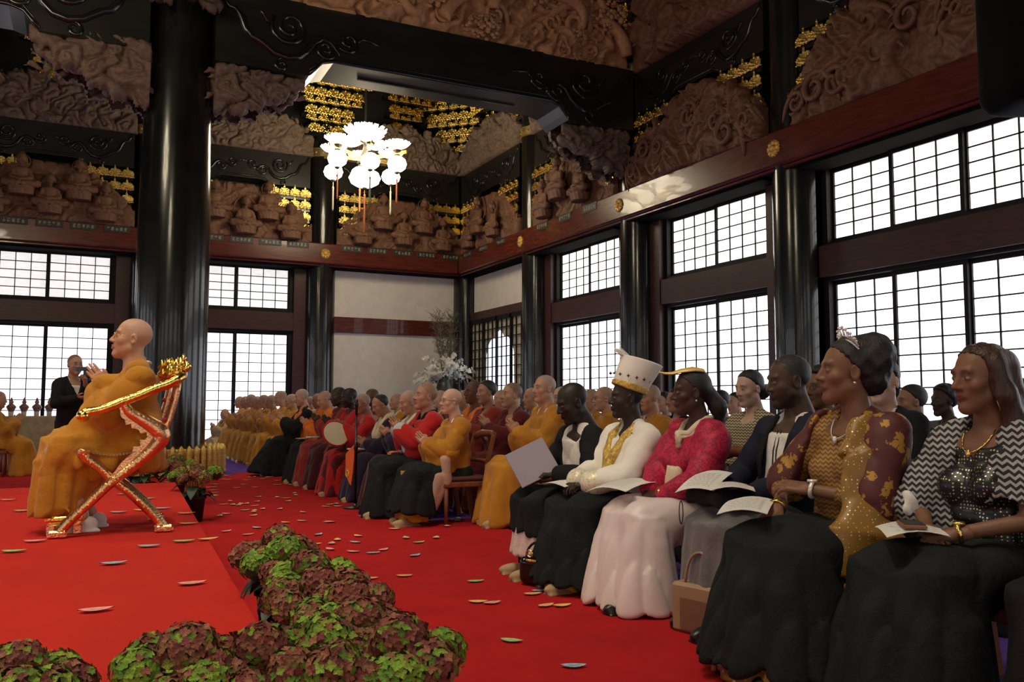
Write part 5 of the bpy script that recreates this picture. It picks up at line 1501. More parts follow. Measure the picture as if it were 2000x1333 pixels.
# man in black jacket reading
wF, KF = cast('man in a black jacket and white shirt with bowed head reading a document', 1116, 1.135, 3.00,
     dict(arms='lap', hands={1: ((.10, .36, .72), (-.3, .9, .1), (0, -.3, -1), 'grip', (1, -.5, -.6)), -1: ((-.12, .34, .70), (.35, .9, .0), (0, -.3, -1), 'grip', (-1, -.6, -.5))}, yaw=-.18, pitch=.34, lean=.16),
     [('shirt', upper_fn(18, .010, infl=.006, v=.45, slope=.3, sides=()), WHITEC), ('jacket', jacket(19, -.08, .70, .026, wm=.125), BLACKC), ('lap_cloth', lap_fn(20, .012, flare=(.25, .10), r=.11, hem=.30), CHAR), ('trousers', lambda K: lap_fn(21, .008, flare=(.22, .115), r=.07, hem=.14, top=(.1, .09))(K).half((0, 0, .36), (0, 0, 1)), PINKW), ('sock', lambda K: MB().lathe([(.046, .05), (.05, .2)], 12, (K['an'][1][0], K['an'][1][1], 0)).lathe([(.046, .05), (.05, .2)], 12, (K['an'][-1][0], K['an'][-1][1], 0)), BLACKC)],
     H90, skin=(.026, .016, .012), res='near', head='b', stub=STK, hs=1.08)
# person cut by the frame at the far right
wG, KG = cast('person in black clothes at the frame edge with papers on the lap', 2260, 1.22, 3.16, dict(arms='lap'), [('coat', robe_fn(24, drop=0), BLACKC)], H90, skin=(.12, .06, .04), res='mid', hair='short', head='m', stub=None, shoes='black')
for t, K, nm in ((wA, KA, 'the woman in the zigzag shawl'), (wB, KB, 'the woman in the tiara'), (wC, KC, 'the man in the dark suit'), (wD, KD, 'the woman in crimson lace'), (wE, KE, 'the man in the mitre'), (wF, KF, 'the man reading a document'), (wG, KG, 'the person cut by the frame')):
    chair('wooden chair under '+nm, lp(t, 0, -.02, 0), t.rotation_euler[2], 1.0)

# ---------------------------------------------------------------- front row of clergy
def front(label, px, hz, X=3.2, P=None, g=None, res='mid', rz=H90, ch=True, **kw):
    t, K = cast(label, px, hz, X, P or dict(arms='pray'), g, rz, res=res, **kw)
    if ch: chair('wooden chair under the '+label.split(' with ')[0].split(' in ')[0].split(' wearing ')[0]+' '+str(ch if isinstance(ch, str) else 'of the front row'), lp(t, 0, -.02, 0), t.rotation_euler[2])
    return t, K
rosary = lambda K: MB().tube([tuple(K['wr'][-1]+np.array([-.03+.02*math.sin(a), .02+.012*math.cos(a), -.10+.12*math.cos(a)])) for a in [2*PI*i/24 for i in range(24)]], .0065, 6, closed=True)
t8, K8 = front('pale monk with glasses in an ochre robe over a charcoal skirt, rosary in hands', 880, 1.155, P=dict(arms='pray', ph=-.08, lean=.04, pitch=.02, yaw=-.08),
      g=[('robe', robe_fn(31, drop=.26, lap=False), OCH), ('kesa', kesa_fn(31), OCHD), ('collar', col_fn(n2=1), WHITEC), ('inner_sleeve', lambda K: SDF(.03).cone((-.225, .20, .64), (-.225, .18, .42), .055, .035).cone((-.19, .26, .46), (-.17, .36, .20), .07, .06).cone((-.19, .18, .46), (-.17, .30, .18), .06, .045).cone(K['el'][-1], K['el'][-1]+(K['wr'][-1]-K['el'][-1])*.85, .076, .078), BEIGE),
         ('skirt', lap_fn(32, .014, flare=(.27, .20), hem=.14), CHAR), ('under_robe', lap_fn(33, .008, flare=(.20, .13), r=.06, hem=.06), OCH), ('rosary', rosary, GOLDC)], skin=PALE, stub=(.55, .36, .28, .3), glasses='dark', head='m', ch='beside the aisle', res='near', hs=.96)
t9, K9 = front('stout man wearing a bright red robe, wide pale blue sleeves, palms together', 830, 1.205, P=dict(arms='pray', lean=-.02, pitch=-.12), g=[('robe', robe_fn(34, .03, .16, lap=False, v=.38, belly=.05), CRIM), ('skirt', lap_fn(35, .014), CHAR), ('collar', col_fn(.36, .026, 1, .03), BLACKC), ('cuff', lambda K: merge(*[SDF(.02).cone(K['el'][q]+(K['wr'][q]-K['el'][q])*.5, K['el'][q]+(K['wr'][q]-K['el'][q])*.95, .07, .085).cone(K['el'][q]+(K['wr'][q]-K['el'][q])*.7, K['el'][q]+(K['wr'][q]-K['el'][q])*.7+[0, -.02, -.16], .07, .05) for q in (-1, 1)]), PALEB)], skin=ASIA2, head='b', stub=STB[:3]+(.35,), ch='in the red robe', res='near', hs=1.08)
t10, K10 = front('bowing elderly monk with a gold cap edge and cream stole, palms together', 797, 1.145, P=dict(arms='pray', lean=.14, pitch=.25), g=[('robe', robe_fn(36, lap=False), PURP), ('stole', stole_fn(.07, .07, seed=3), CREAMC), ('skirt', lap_fn(37), DMAR), ('collar', col_fn(), WHITEC)], skin=ASIA, head='o', stub=STG, ch='in the cream stole')
t11, K11 = front('bowing man with receding black hair, cream embroidered stole over dark purple', 742, 1.11, P=dict(arms='pray', lean=.22, pitch=.42, ph=-.1), g=[('robe', robe_fn(38, lap=False), PURP), ('stole', stole_fn(.06, .08, z0=.0, seed=5), CREAMC), ('skirt', lap_fn(39, .015), PURP)], skin=ASIA2, head='m', hair='recede', stub=None, ch='in dark purple')
t12, K12 = front('dark-skinned monk with glasses in a maroon robe leaning forward', 725, 1.235, 4.1, P=dict(arms='pray', lean=.1, pitch=.1), g=[('robe', robe_fn(40), DMAR), ('shoulder_cloth', kesa_fn(40, flip=1), MAROON)], skin=BROWN, head='b', stub=STB, glasses='dark', ch=False)
t13, K13 = front('elderly monk with thin glasses in a scarlet robe, hands raised in prayer', 707, 1.135, P=dict(arms='pray', lean=.1, pitch=.2, ph=.04), g=[('robe', robe_fn(41, .016, .2), CRIM), ('skirt', lap_fn(42, r=.108), MAROON)], skin=TAN, head='o', stub=STG, glasses='thin', ch='in scarlet')
t14, K14 = front('black man with shaved head in a red robe, hands together', 681, 1.215, 3.3, P=dict(arms='pray', lean=.06, pitch=.15), g=[('robe', robe_fn(43, lap=False), CRIM), ('skirt', lap_fn(44), DMAR)], skin=DARK, head='b', stub=STK, ch='in red')
t15, K15 = front('black man with glasses in a brick red robe, hands together', 660, 1.235, 3.3, P=dict(arms='pray', lean=.06, pitch=.12), g=[('robe', robe_fn(45), REDM)], skin=DARK2, head='b', stub=STK, glasses='thin', ch='in brick red')
t16, K16 = front('monk with stubble in a bright orange robe bowing over joined hands', 633, 1.185, P=dict(arms='pray', lean=.1, pitch=.3), g=[('robe', robe_fn(46, lap=False), ORANGE), ('shoulder_cloth', kesa_fn(46), SAFF), ('skirt', lap_fn(47, r=.105), CHAR)], skin=ASIA, head='m', stub=ST, ch='in bright orange')
t17, K17 = front('brown-skinned monk half hidden behind the bright orange robed monk', 619, 1.2, 4.1, P=dict(arms='pray', lean=.08, pitch=.2), g=[('robe', robe_fn(48), ORANGE)], skin=TAN, head='m', stub=ST, ch=False)
t18, K18 = front('tall monk in a black robe with an orange sash across the chest', 588, 1.235, P=dict(arms='pray', lean=.06, pitch=.12), g=[('robe', robe_fn(49, .02, .2, lap=False), BLACKC), ('sash', kesa_fn(49, .03, sleeve=False), SAFF), ('skirt', lap_fn(50, .016, flare=(.30, .30), fwd=.08), BLACKC), ('sash_end', lambda K: SDF(.02).loft((-.05, .58, .22), (-.04, .50, .60), (.09, .02), (.06, .02)), SAFF)], skin=ASIA, head='m', stub=STG, ch='in black and orange')
far_l = ['first', 'second', 'third', 'fourth', 'fifth', 'sixth', 'seventh', 'eighth']
fx = [568, 547, 529, 514, 501, 489, 478, 467]
for i, x in enumerate(fx):
    t, K = cast('shaven monk in ochre robes, %s of the far row counted from the monk in black' % far_l[i], x, [1.17, 1.23, 1.17, 1.18, 1.16, 1.20, 1.17, 1.17][i], 3.22, dict(arms='pray', lean=.05+.03*(i % 3), pitch=.08+.05*(i % 2), ky=.33, ankle=.35),
        ochre_monk(51+i), H90+.05*(i % 3-1), skin=ASIA if i % 2 else ASIA2, res='mid' if i < 2 else 'far', stub=ST if i % 2 else STG, head='o' if i % 3 == 0 else 'm', glasses='thin' if i in (0, 3) else None, group='far row of ochre monks', eyes=True, shoes='white' if i > 2 else 'sandal')
tK, KK = cast('monk in pale tan robes kneeling before the bright back window', 438, .90, 3.10, dict(arms='pray', legs='kneel', s=.92), [('robe', robe_fn(60, lapkw=dict(hem=.30)), TANC), ('sash', stole_fn(.05, .05, seed=2), OCHD)], H90+.35, skin=ASIA2, res='far', stub=ST, shoes=None)
tK.location[2] = -.24*.92
# ---------------------------------------------------------------- second row and behind
def row2(label, px, hz, X, g, P=None, **kw):
    return cast(label, px, hz, X, P or dict(arms='pray'), g, kw.pop('rz', H90), res=kw.pop('res', 'mid'), **kw)
row2('brown-skinned man with glasses in an orange robe, behind the ochre monk', 924, 1.275, 4.3, [('robe', robe_fn(61), SAFF)], skin=BROWN, head='b', stub=STB, glasses='dark')
row2('man with short black hair in a brick red robe, second row', 949, 1.265, 4.25, [('robe', robe_fn(62, .02), REDM), ('cuff', lambda K: SDF(.02).cone(K['el'][-1]+(K['wr'][-1]-K['el'][-1])*.4, K['wr'][-1]-[0, .03, .08], .06, .07), PALEB)], P=dict(arms='pray', ph=-.06), skin=ASIA2, head='b', stub=STK, hair='short')
row2('round-faced man with cropped hair in a dark maroon robe, second row', 998, 1.225, 4.2, [('robe', robe_fn(63, .024, belly=.03), MAROON), ('cuff', lambda K: SDF(.02).cone(K['el'][-1]+(K['wr'][-1]-K['el'][-1])*.35, K['wr'][-1]-[0, .02, .08], .065, .075), PALEB)], P=dict(arms='pray', pitch=-.06), skin=ASIA, head='b', stub=STB, hs=1.05)
tM, KM = row2('young monk in an ochre robe with hands joined, second row by the aisle', 1062, 1.275, 4.0, ochre_monk(64), P=dict(arms='pray', ph=-.06, pitch=-.03), skin=ASIA, head='m', stub=STG, hs=.98)
chair('wooden chair under the young ochre monk of the second row', lp(tM, 0, -.02, 0), H90)
row2('monk with glasses in ochre, half hidden behind the man reading', 1178, 1.185, 4.9, ochre_monk(65), skin=ASIA, head='o', stub=ST, glasses='dark', rz=H90-.35)
row2('monk with thin glasses whose face shows left of the mitre man', 1152, 1.185, 5.5, ochre_monk(66), skin=ASIA, head='m', stub=ST, glasses='thin', rz=H90)
row2('shaven monk in ochre between the mitre man and the woman in crimson', 1268, 1.19, 4.9, ochre_monk(67), skin=ASIA2, head='m', stub=ST)
row2('woman with dark hair tied in a bun and a pale patterned top, second row', 1462, 1.245, 4.5, [('blouse', upper_fn(68, infl=.012, v=.42), pattern('cream_black_weave', (.45, .38, .22), (.06, .05, .04), 'zigzag', 30, .8, thr=.55)), ('skirt', lap_fn(69), CHAR)], P=dict(arms='lap', pitch=.12), skin=(.52, .33, .25), head='f', hair='bun', stub=None)
row2('person with black curly hair behind the suited man', 1600, 1.24, 4.6, [('coat', robe_fn(70, drop=0), BLACKC)], P=dict(arms='lap'), skin=BROWN, head='m', hair='curly', stub=None, glasses='dark', hs=1.05)
row2('man in a black suit and white collar behind the woman in the tiara', 1722, 1.265, 4.3, [('shirt', upper_fn(71, infl=.0, v=.46, sides=()), WHITEC), ('jacket', jacket(72, .25, .3), BLACKC), ('trousers', lap_fn(72), BLACKC)], P=dict(arms='lap', yaw=.25), skin=PALE, head='m', hair='short', stub=None)
row2('boy with black hair looking towards the front, between two women', 1778, 1.165, 5.5, [('jacket', robe_fn(73, drop=0), BLACKC)], P=dict(arms='lap', s=.95), skin=(.30, .16, .10), head='m', hair='short', stub=None, rz=H90-.5)
row2('dark-skinned woman with curly hair in the back row near the window', 1842, 1.16, 6.4, [('blouse', robe_fn(74, drop=0), GREYC)], P=dict(arms='lap'), skin=DARK2, head='f', hair='curly', stub=None, rz=H90-.3)
row2('person with short black hair at the frame edge, back row', 1995, 1.14, 4.6, [('coat', robe_fn(75, drop=0), BLACKC)], P=dict(arms='lap'), skin=(.3, .17, .11), head='m', hair='short', stub=None)
back = [(1037, 1.20, 4.9, 'shaven grey-haired monk seen between the maroon robe and the young monk', STG, 'm', None), (1052, 1.19, 5.6, 'dark-haired man in a third row left of the young monk', STB, 'm', 'short'), (1095, 1.2, 4.9, 'monk with glasses right behind the young ochre monk', STG, 'o', None), (978, 1.19, 4.9, 'shaven monk in the third row behind the brick red robe', ST, 'm', None),
        (905, 1.20, 4.9, 'shaven monk in the third row behind the pale monk', ST, 'm', None), (858, 1.21, 4.9, 'small shaven head seen between the red robe and the pale monk', ST, 'o', None), (773, 1.17, 4.4, 'shaven monk behind the bowing elderly monk', ST, 'm', None), (605, 1.16, 4.2, 'shaven monk behind the monk in black', ST, 'm', None),
        (1295, 1.15, 6.2, 'dark-haired head behind the shaven monk near the mitre', STB, 'm', 'short'), (1318, 1.17, 5.9, 'woman with glasses peeking out left of the crimson lace woman', STB, 'f', 'short'), (1405, 1.15, 6.0, 'dark-haired person behind the crimson lace woman', STB, 'm', 'short'), (1435, 1.14, 6.6, 'dark-haired person in the back row beside the bun-haired woman', STB, 'm', 'short'), (1700, 1.15, 6.4, 'grey-haired man far behind the tiara woman', STG, 'm', 'short')]
for i, (px, hz, X, lab, st_, hd, hr_) in enumerate(back):
    row2(lab, px, hz, X, ochre_monk(80+i, kesa=False) if not hr_ else [('coat', robe_fn(80+i, drop=0), [BLACKC, GREYC, NAVY][i % 3])], skin=[ASIA, ASIA2, PALE][i % 3], head=hd, stub=st_, hair=hr_, res='far', glasses='thin' if i in (2, 9) else None)
# ================================================================= stage: gilded folding chair, officiant, footstool
RG = M('rose_gold', (.86, .50, .26), .26, 1., var=.15, vscale=14, bump=.35, bscale=70); YG = M('bright_gold', (.95, .66, .16), .18, 1., bump=.35, bscale=50)
CHS_ = M('chair_red_underside', (.35, .01, .01), .3)
gc = thing('gilded_chair', 'gilded folding ceremonial chair with crossed legs and carved crest on the stage', 'chair', (.22, 6.33, .30))
def gx(pts, y): return [(a-.22, y, b-.30) for a, b in pts]
LEGA = [(-.088, .325), (-.032, .391), (.09, .516), (.21, .636), (.358, .758), (.447, .844), (.488, .905), (.476, .945), (.443, .973), (.368, 1.023), (.304, 1.063), (.271, 1.107), (.268, 1.135)]
LEGB = [(.519, .325), (.46, .411), (.385, .490), (.31, .564), (.21, .646), (.119, .736), (.065, .775), (.042, .805), (.045, .835)]
RAIL = [(.030, 1.035), (.036, 1.058), (.060, 1.070), (.099, 1.076), (.168, 1.097), (.256, 1.137), (.345, 1.172), (.436, 1.217), (.528, 1.253), (.584, 1.290)]
POST = [(.585, 1.275), (.578, 1.21), (.565, 1.14), (.539, 1.032), (.509, .943), (.488, .905)]
for y in (-.315, .315):
    LA = smooth_path(LEGA); MB().tube(gx(LA, y), list(np.interp(np.linspace(0, 12, len(LA)), range(13), [.036, .032, .032, .034, .038, .048, .056, .058, .052, .044, .038, .032, .028])), 10, flat=1.2, up=(0, 1, 0)).build('leg', RG, gc, smooth=True)
    LBs = smooth_path(LEGB); MB().tube(gx(LBs, y+(.03 if y < 0 else -.03)), list(np.interp(np.linspace(0, 8, len(LBs)), range(9), [.036]+[.032]*6+[.038, .042])), 10, flat=1.2, up=(0, 1, 0)).build('leg', RG, gc, smooth=True)
    m = MB(); a = (-.088-.22, y, 0); m.box(a[0]-.055, a[0]+.055, y-.045, y+.045, 0, .05, .012); b = (.519-.22, y, 0); m.box(b[0]-.055, b[0]+.055, y-.045, y+.045, 0, .05, .012); m.build('foot_block', RG, gc)
    MB().tube(gx(POST, y*.9), .022, 10, flat=1.3, up=(0, 1, 0)).build('back_post', RG, gc, smooth=True)
    # chased scroll brackets where arm meets leg and along the bend
    def filigree(i0, i1, off, side):
        seg = LA[i0:i1]; inner = []
        for k in range(len(seg)):
            p = np.array(seg[k]); t_ = np.array(seg[min(k+1, len(seg)-1)])-np.array(seg[max(k-1, 0)]); t_ /= np.linalg.norm(t_); nn_ = np.array([-t_[1], t_[0]])*side
            u_ = k/(len(seg)-1); inner.append(tuple(p+nn_*(.03+off*math.sin(PI*u_)*(.75+.25*math.cos(k*2.6)))))
        poly = [(a_-.22, b_-.30) for a_, b_ in list(seg)+inner[::-1]]
        return MB().prism(poly, y-.016, y+.016, 'y').build('filigree_plate', RG, gc)
    filigree(12, 27, .07, 1); filigree(27, 46, .055, 1)
    m = MB()
    for cx_, cz_ in ((.505, 1.02), (.545, 1.15)): m.sphere((cx_-.22, y*.9-.02, cz_-.30), .014, 8, 6)
    m.build('ruby_stud', CHS_, gc, smooth=True)
    # chased bands along the legs: raised vine on the outer face
    m = MB()
    for path in (LEGA, LEGB):
        for i in range(len(path)-1):
            (x0, z0), (x1, z1) = path[i], path[i+1]; n_ = max(2, int(math.hypot(x1-x0, z1-z0)/.018))
            for j in range(n_):
                t = j/n_; m.sphere((x0+(x1-x0)*t-.22, y-.040, z0+(z1-z0)*t-.30+.008*math.sin(j*2.2)), .0075, 5, 4)
    m.build('chased_vine', GOLDD, gc, smooth=True)
# one continuous arm rail: near arm, round the back, far arm
RAILS = smooth_path(RAIL, 3); P = gx(RAILS, -.335)
back = [(.610-.22, -.22, 1.305-.30), (.628-.22, -.10, 1.325-.30), (.632-.22, 0, 1.335-.30), (.628-.22, .10, 1.325-.30), (.610-.22, .22, 1.305-.30)]
P2 = [(a, .335, c) for a, b, c in P[::-1]]
MB().tube(P+back+P2, [.020, .026, .030]+[.030]*(len(P)-3)+[.032]*5+[.030]*(len(P)-3)+[.030, .026, .020], 12, up=(0, 0, 1)).build('arm_rail', YG, gc, smooth=True)
r = random.Random(9)
for y in (-.335, .335): MB().sphere((.03-.22, y, 1.045-.30), (.038, .042, .038), 12, 9).build('arm_scroll', YG, gc, smooth=True)
m = MB()
for i in range(70):   # flaming carved crest on the back of the rail
    y = r.uniform(-.20, .20); t = r.uniform(0, 1); hgt = .10*(1-abs(y)/.28)
    x = .50+.13*t+r.uniform(-.02, .02); z = 1.27+.05*t+r.uniform(0, hgt)
    m.tube([(x-.22, y, z-.30), (x-.22+.02, y+r.uniform(-.02, .02), z-.30+.03), (x-.22+.012, y+r.uniform(-.02, .02), z-.30+.06)], [.020, .016, .004], 6)
for i in range(9):
    a = PI*i/8; m.tube([(.585-.22, .07*math.cos(a), 1.33-.30+.02*math.sin(a)), (.60-.22, .12*math.cos(a), 1.345-.30+.085*math.sin(a))], [.02, .008], 6)
m.build('crest', YG, gc, smooth=True)
m = MB()
for i in range(15): x = .08+.27*i/14; m.bar((x-.22, -.24, .815-.30-.02*math.sin(PI*i/14)), (x-.22, .24, .815-.30-.02*math.sin(PI*i/14)), .014, .012)
m.build('seat_webbing', M('tan_webbing', (.45, .25, .12), .7), gc)
MB().bar((.05-.22, -.26, .50), (.05-.22, .26, .50), .04, .03).bar((.36-.22, -.26, .47), (.36-.22, .26, .47), .04, .03).bar((.21-.22, -.26, .345), (.21-.22, .26, .345), .02, .02).build('cross_bar', RG, gc)
fs = thing('footstool', 'small gilded footstool under the officiant feet', 'footstool', (-.05, 6.33, .30))
MB().box(-.11, .11, -.22, .22, .085, .12, .01).box(-.09, .09, -.20, .20, .06, .085).build('top', YG, fs)
for sx in (-1, 1):
    for sy in (-1, 1): MB().box(sx*.075-.025, sx*.075+.025, sy*.17-.025, sy*.17+.025, 0, .065, .008).build('leg', RG, fs)
def off_robe(K):
    s = g_upper(K, .014, (.07, .075, .07), .88, v=.36); c = s.cut; s.cut = []
    for q in (-1, 1): s.loft((q*.13, .27, .57), (q*.075, .16, .90), (.06, .105), (.045, .06), k=.05); g_sleeve_drop(s, K, q, .24, .05)
    s.loft((0, .10, .47), (0, .44, .50), (.21, .12), (.22, .11), k=.06); s.ell((0, .0, .50), (.21, .17, .12))
    s.loft((0, .41, .14), (0, .40, .56), (.25, .12), (.21, .10), k=.07); s.loft((0, .30, .42), (0, .44, .52), (.24, .08), (.22, .10), k=.06)
    s.cone((-.1, .12, .50), (-.08, .42, .20), .10, .07, .06)
    s.cut = c; s.disp = folds(91, .022); return s
def off_cape(K):
    s = g_upper(K, .03, (.075, .085, .08), .55, hem=.42, sides=(-1, 1)); T = K['T']
    s.loft(T(0, -.09, -.12), T(0, -.03, .42), (.21, .10), (.17, .09), k=.05)
    n = K['R']@np.array([.88, .15, .40]); s.half(T(.07, .1, .47), n); s.disp = folds(95, .018); return s
mk, KMK = person('old shaven officiant with glasses in ochre robes, palms joined, seated in the gilded chair', (.335, 6.33, .30), H90-.02, dict(arms='pray', lean=.0, pitch=-.16, s=1.045, ankle=.22, hands={q: ((q*.028, .17, .90), (-q*.10, .62, .78), (-q, 0, 0), 'flat', (q*.9, -.2, -1)) for q in (-1, 1)}),
     [('robe', off_robe, OCH), ('kesa', off_cape, OCHD), ('collar', col_fn(.36, .013), WHITEC), ('white_under_robe', lambda K: SDF(.03).loft((0, .33, .05), (0, .33, .40), (.14, .10), (.10, .05)), WHITEC), ('rosary', rosary, M('brown_beads', (.12, .05, .02), .4))],
     skin=(.50, .28, .17), res='near', stub=(.46, .33, .26, .35), head='o', glasses='gold', shoes='white', hs=1.03)
# ================================================================= behind the stage
phg, KPH = person('photographer in a black suit raising a camera, standing behind the stage', (-.06, 12.0, .43), PI+.42, dict(arms='stand', legs='stand', s=.975, hands={-1: ((-.03, .26, .98), (.3, .6, .7), (1, .2, 0), 'grip', (-1, -.1, -1)), 1: ((.05, .25, .78), (-.5, .8, .1), (-.4, 0, 1), 'grip', (1, -.3, -.8))}),
     [('jacket', jacket(92, .30, .35, .024, lap_z=.34), BLACKC), ('shirt', upper_fn(93, .004, infl=.0, v=.46, sides=()), WHITEC), ('trousers', lambda K: SDF(.03).cone(K['hp'][-1], K['an'][-1], .11, .07).cone(K['hp'][1], K['an'][1], .11, .07), BLACKC)], skin=ASIA2, res='mid', stub=STB, head='b', glasses='thin', shoes='black')
cm = thing('video_camera', 'black video camera held up to the photographer\'s face', 'camera', lp(phg, -.075, .27, 1.16), PI+.42); cm.location[2] = 1.49
MB().box(-.05, .05, -.07, .09, -.05, .05, .01).build('body', BLKDOT, cm); MB().lathe([(.035, 0), (.04, .10), (.045, .12)], 14).xf(Matrix.Translation((0, .09, 0))@Matrix.Rotation(-PI/2, 4, 'X')).build('lens', BLKDOT, cm)
MB().sphere((-.02, .1, .045), .008, 8, 6).build('tally_lamp', EM('red_tally', (1, .05, .03), 3.0), cm); MB().bar((0, 0, -.05), (0, 0, -1.48), .03, .03).build('monopod', BLKDOT, cm); MB().bar((.05, .02, .06), (.19, .03, .05), .05, .05).build('microphone', BLKDOT, cm)
# offering table along the back window
tb = thing('offering_table', 'long table under a beige brocade cloth before the back window', 'table', (-1.75, 23.1, 0))
MB().box(-1.35, 1.30, -.32, .32, .78, .82, .01).build('table_top', M('table_board', (.3, .2, .1), .6), tb)
v = []; f = []; nn = 61
for k in range(nn):
    for z in (0.03, .30, .6, .80, .83): v.append((-1.37+2.69*k/(nn-1), -.34-.02*math.sin(k*1.7)*(1-z/.83), z))
for k in range(nn-1):
    for j in range(4): a = k*5+j; f.append((a, a+5, a+6, a+1))
for k in range(nn): v.append((-1.37+2.69*k/(nn-1), .33, .835))
for k in range(nn-1): f.append((k*5+4, (k+1)*5+4, nn*5+k+1, nn*5+k))
n0 = len(v)
for k in range(9):
    for z in (.03, .4, .835): v.append((1.32+.015*math.sin(k*2), -.34+.67*k/8, z))
for k in range(8):
    for j in range(2): a = n0+k*3+j; f.append((a, a+3, a+4, a+1))
obj('cloth', mesh_of('cloth', v, f, M('beige_brocade', (.44, .33, .17), .65, var=.15, vscale=8, bump=.4, bscale=30), True), tb)
vm = MB().lathe([(0, 0), (.045, 0), (.05, .015), (.055, .10), (.085, .17), (.105, .20), (.10, .23), (.06, .27), (.035, .29), (.045, .31), (.05, .335), (.03, .36), (.035, .38), (.014, .42), (0, .44)], 14).mesh('vase', M('dark_red_vase', (.16, .045, .03), .35, col2=(.35, .24, .18), vscale=20), True)
cup = MB().lathe([(.03, 0), (.052, .0), (.058, .11), (.05, .115), (.03, .10)], 12).mesh('saucer', M('pale_china', (.6, .55, .5), .4), True)
for i in range(9):
    t = thing('offering_vase', 'small lidded offering vase in the row on the beige table', 'vase', (-2.68+i*.26, 23.05, .835), 0, 'offering vases on the long table'); obj('vase', vm, t); o = obj('stand', cup, t)
# facing row of monks beyond the stage, cut by the left frame edge
for i, (x, y, hz) in enumerate(((-1.02, 15.6, 1.19), (-1.12, 16.6, 1.2))):
    P = dict(arms='pray', lean=.06, pitch=.1); K = skeleton(P); P['s'] = hz/K['head'][2]
    person(['shaven monk in ochre robes cut by the left frame edge, facing the stage', 'second ochre monk mostly hidden at the left frame edge'][i], (x-.15, y, 0), -H90, P, ochre_monk(96+i), skin=ASIA, res='far', stub=ST); chair(['wooden chair under the monk cut by the left frame edge', 'wooden chair under the hidden monk at the left frame edge'][i], (x-.17, y, 0), -H90)

# ================================================================= white orchid arrangement in the corner
fa = thing('orchid_arrangement', 'large arrangement of white orchids with twisted bare branches in the corner', 'flower arrangement', (9.42, 23.05, .60))
MB().lathe([(0, -.60), (.32, -.60), (.34, -.57), (.28, -.54), (.26, .55), (.32, .60), (.32, .64), (0, .64)], 20).build('pedestal', LACQ, fa, smooth=False)
MB().lathe([(.15, .64), (.22, .75), (.26, .95), (.20, 1.15), (.17, 1.20), (.20, 1.24), (.16, 1.24), (.14, 1.15)], 18).build('vase', M('dark_vase', (.05, .045, .04), .4), fa, smooth=True)
ORC = M('white_orchid', (.80, .79, .74), .6, col2=(.74, .68, .50), vscale=3); STEM = M('green_stem', (.10, .14, .04), .6); TWIG = M('bare_twig', (.20, .15, .10), .8); LEAFG = M('grey_green_leaf', (.10, .14, .07), .6)
r = random.Random(21)
for i in range(48):
    a = r.uniform(0, 2*PI); el = r.uniform(.1, 1.25); L = r.uniform(.6, 1.05); m = MB(); P = []
    for t in range(9):
        q = t/8; P.append((L*q*math.cos(a)*math.cos(el), L*q*math.sin(a)*math.cos(el)*.8, 1.25+L*q*math.sin(el)+.25*q-.50*q*q))
    sp = MB().tube(P, .006, 4).build('spray_stem', STEM, fa)
    for t in range(2, 9):
        for s_ in (0, 1):
            c = np.array(P[t])+np.array([r.uniform(-.06, .06) for _ in range(3)]); n = np.array([math.cos(a)*.6, math.sin(a)*.6-.7, .3]); n /= np.linalg.norm(n); u = np.cross(n, [0, 0, 1.]); u /= np.linalg.norm(u); w2 = np.cross(u, n)
            for k in range(5):
                b = 2*PI*k/5+r.uniform(0, 1); d = math.cos(b)*u+math.sin(b)*w2; e = np.cross(n, d); R_ = r.uniform(.055, .08)
                m.add([c, c+d*R_*.55+e*R_*.42+n*.008, c+d*R_+n*.0, c+d*R_*.55-e*R_*.42+n*.008], [(0, 1, 2, 3)])
    m.build('orchid_blossom', ORC, sp)['kind'] = 'stuff'
for i in range(16):
    a = r.uniform(0, 2*PI); m = MB(); P = [(.1*math.cos(a), .1*math.sin(a), 1.2)]
    for t in range(9): P.append((P[-1][0]+r.uniform(-.07, .07)+(.02 if i > 8 else -.02), P[-1][1]+r.uniform(-.05, .03), P[-1][2]+r.uniform(.15, .24)))
    m.tube(P, [.016*(1-t/11) for t in range(10)], 5)
    for t in range(4, 10):
        for s_ in range(3): m.tube([P[t], (P[t][0]+r.uniform(-.18, .18), P[t][1]+r.uniform(-.1, .1), P[t][2]+r.uniform(.02, .2)), (P[t][0]+r.uniform(-.26, .26), P[t][1]+r.uniform(-.1, .1), P[t][2]+r.uniform(.0, .30))], [.008, .006, .003], 4)
    m.build('branch', TWIG if i % 3 else STEM, fa)
m = MB()
for i in range(60):
    a = r.uniform(0, 2*PI); c = (r.uniform(-.4, .5), r.uniform(-.3, .3), r.uniform(1.1, 1.7)); d = (math.cos(a)*.16, math.sin(a)*.1, r.uniform(-.02, .12))
    m.add([c, (c[0]+d[0]*.5+.03, c[1]+d[1]*.5, c[2]+d[2]*.5+.02), (c[0]+d[0], c[1]+d[1], c[2]+d[2]), (c[0]+d[0]*.5-.03, c[1]+d[1]*.5, c[2]+d[2]*.5)], [(0, 1, 2, 3)])
m.build('foliage', LEAFG, fa)['kind'] = 'stuff'

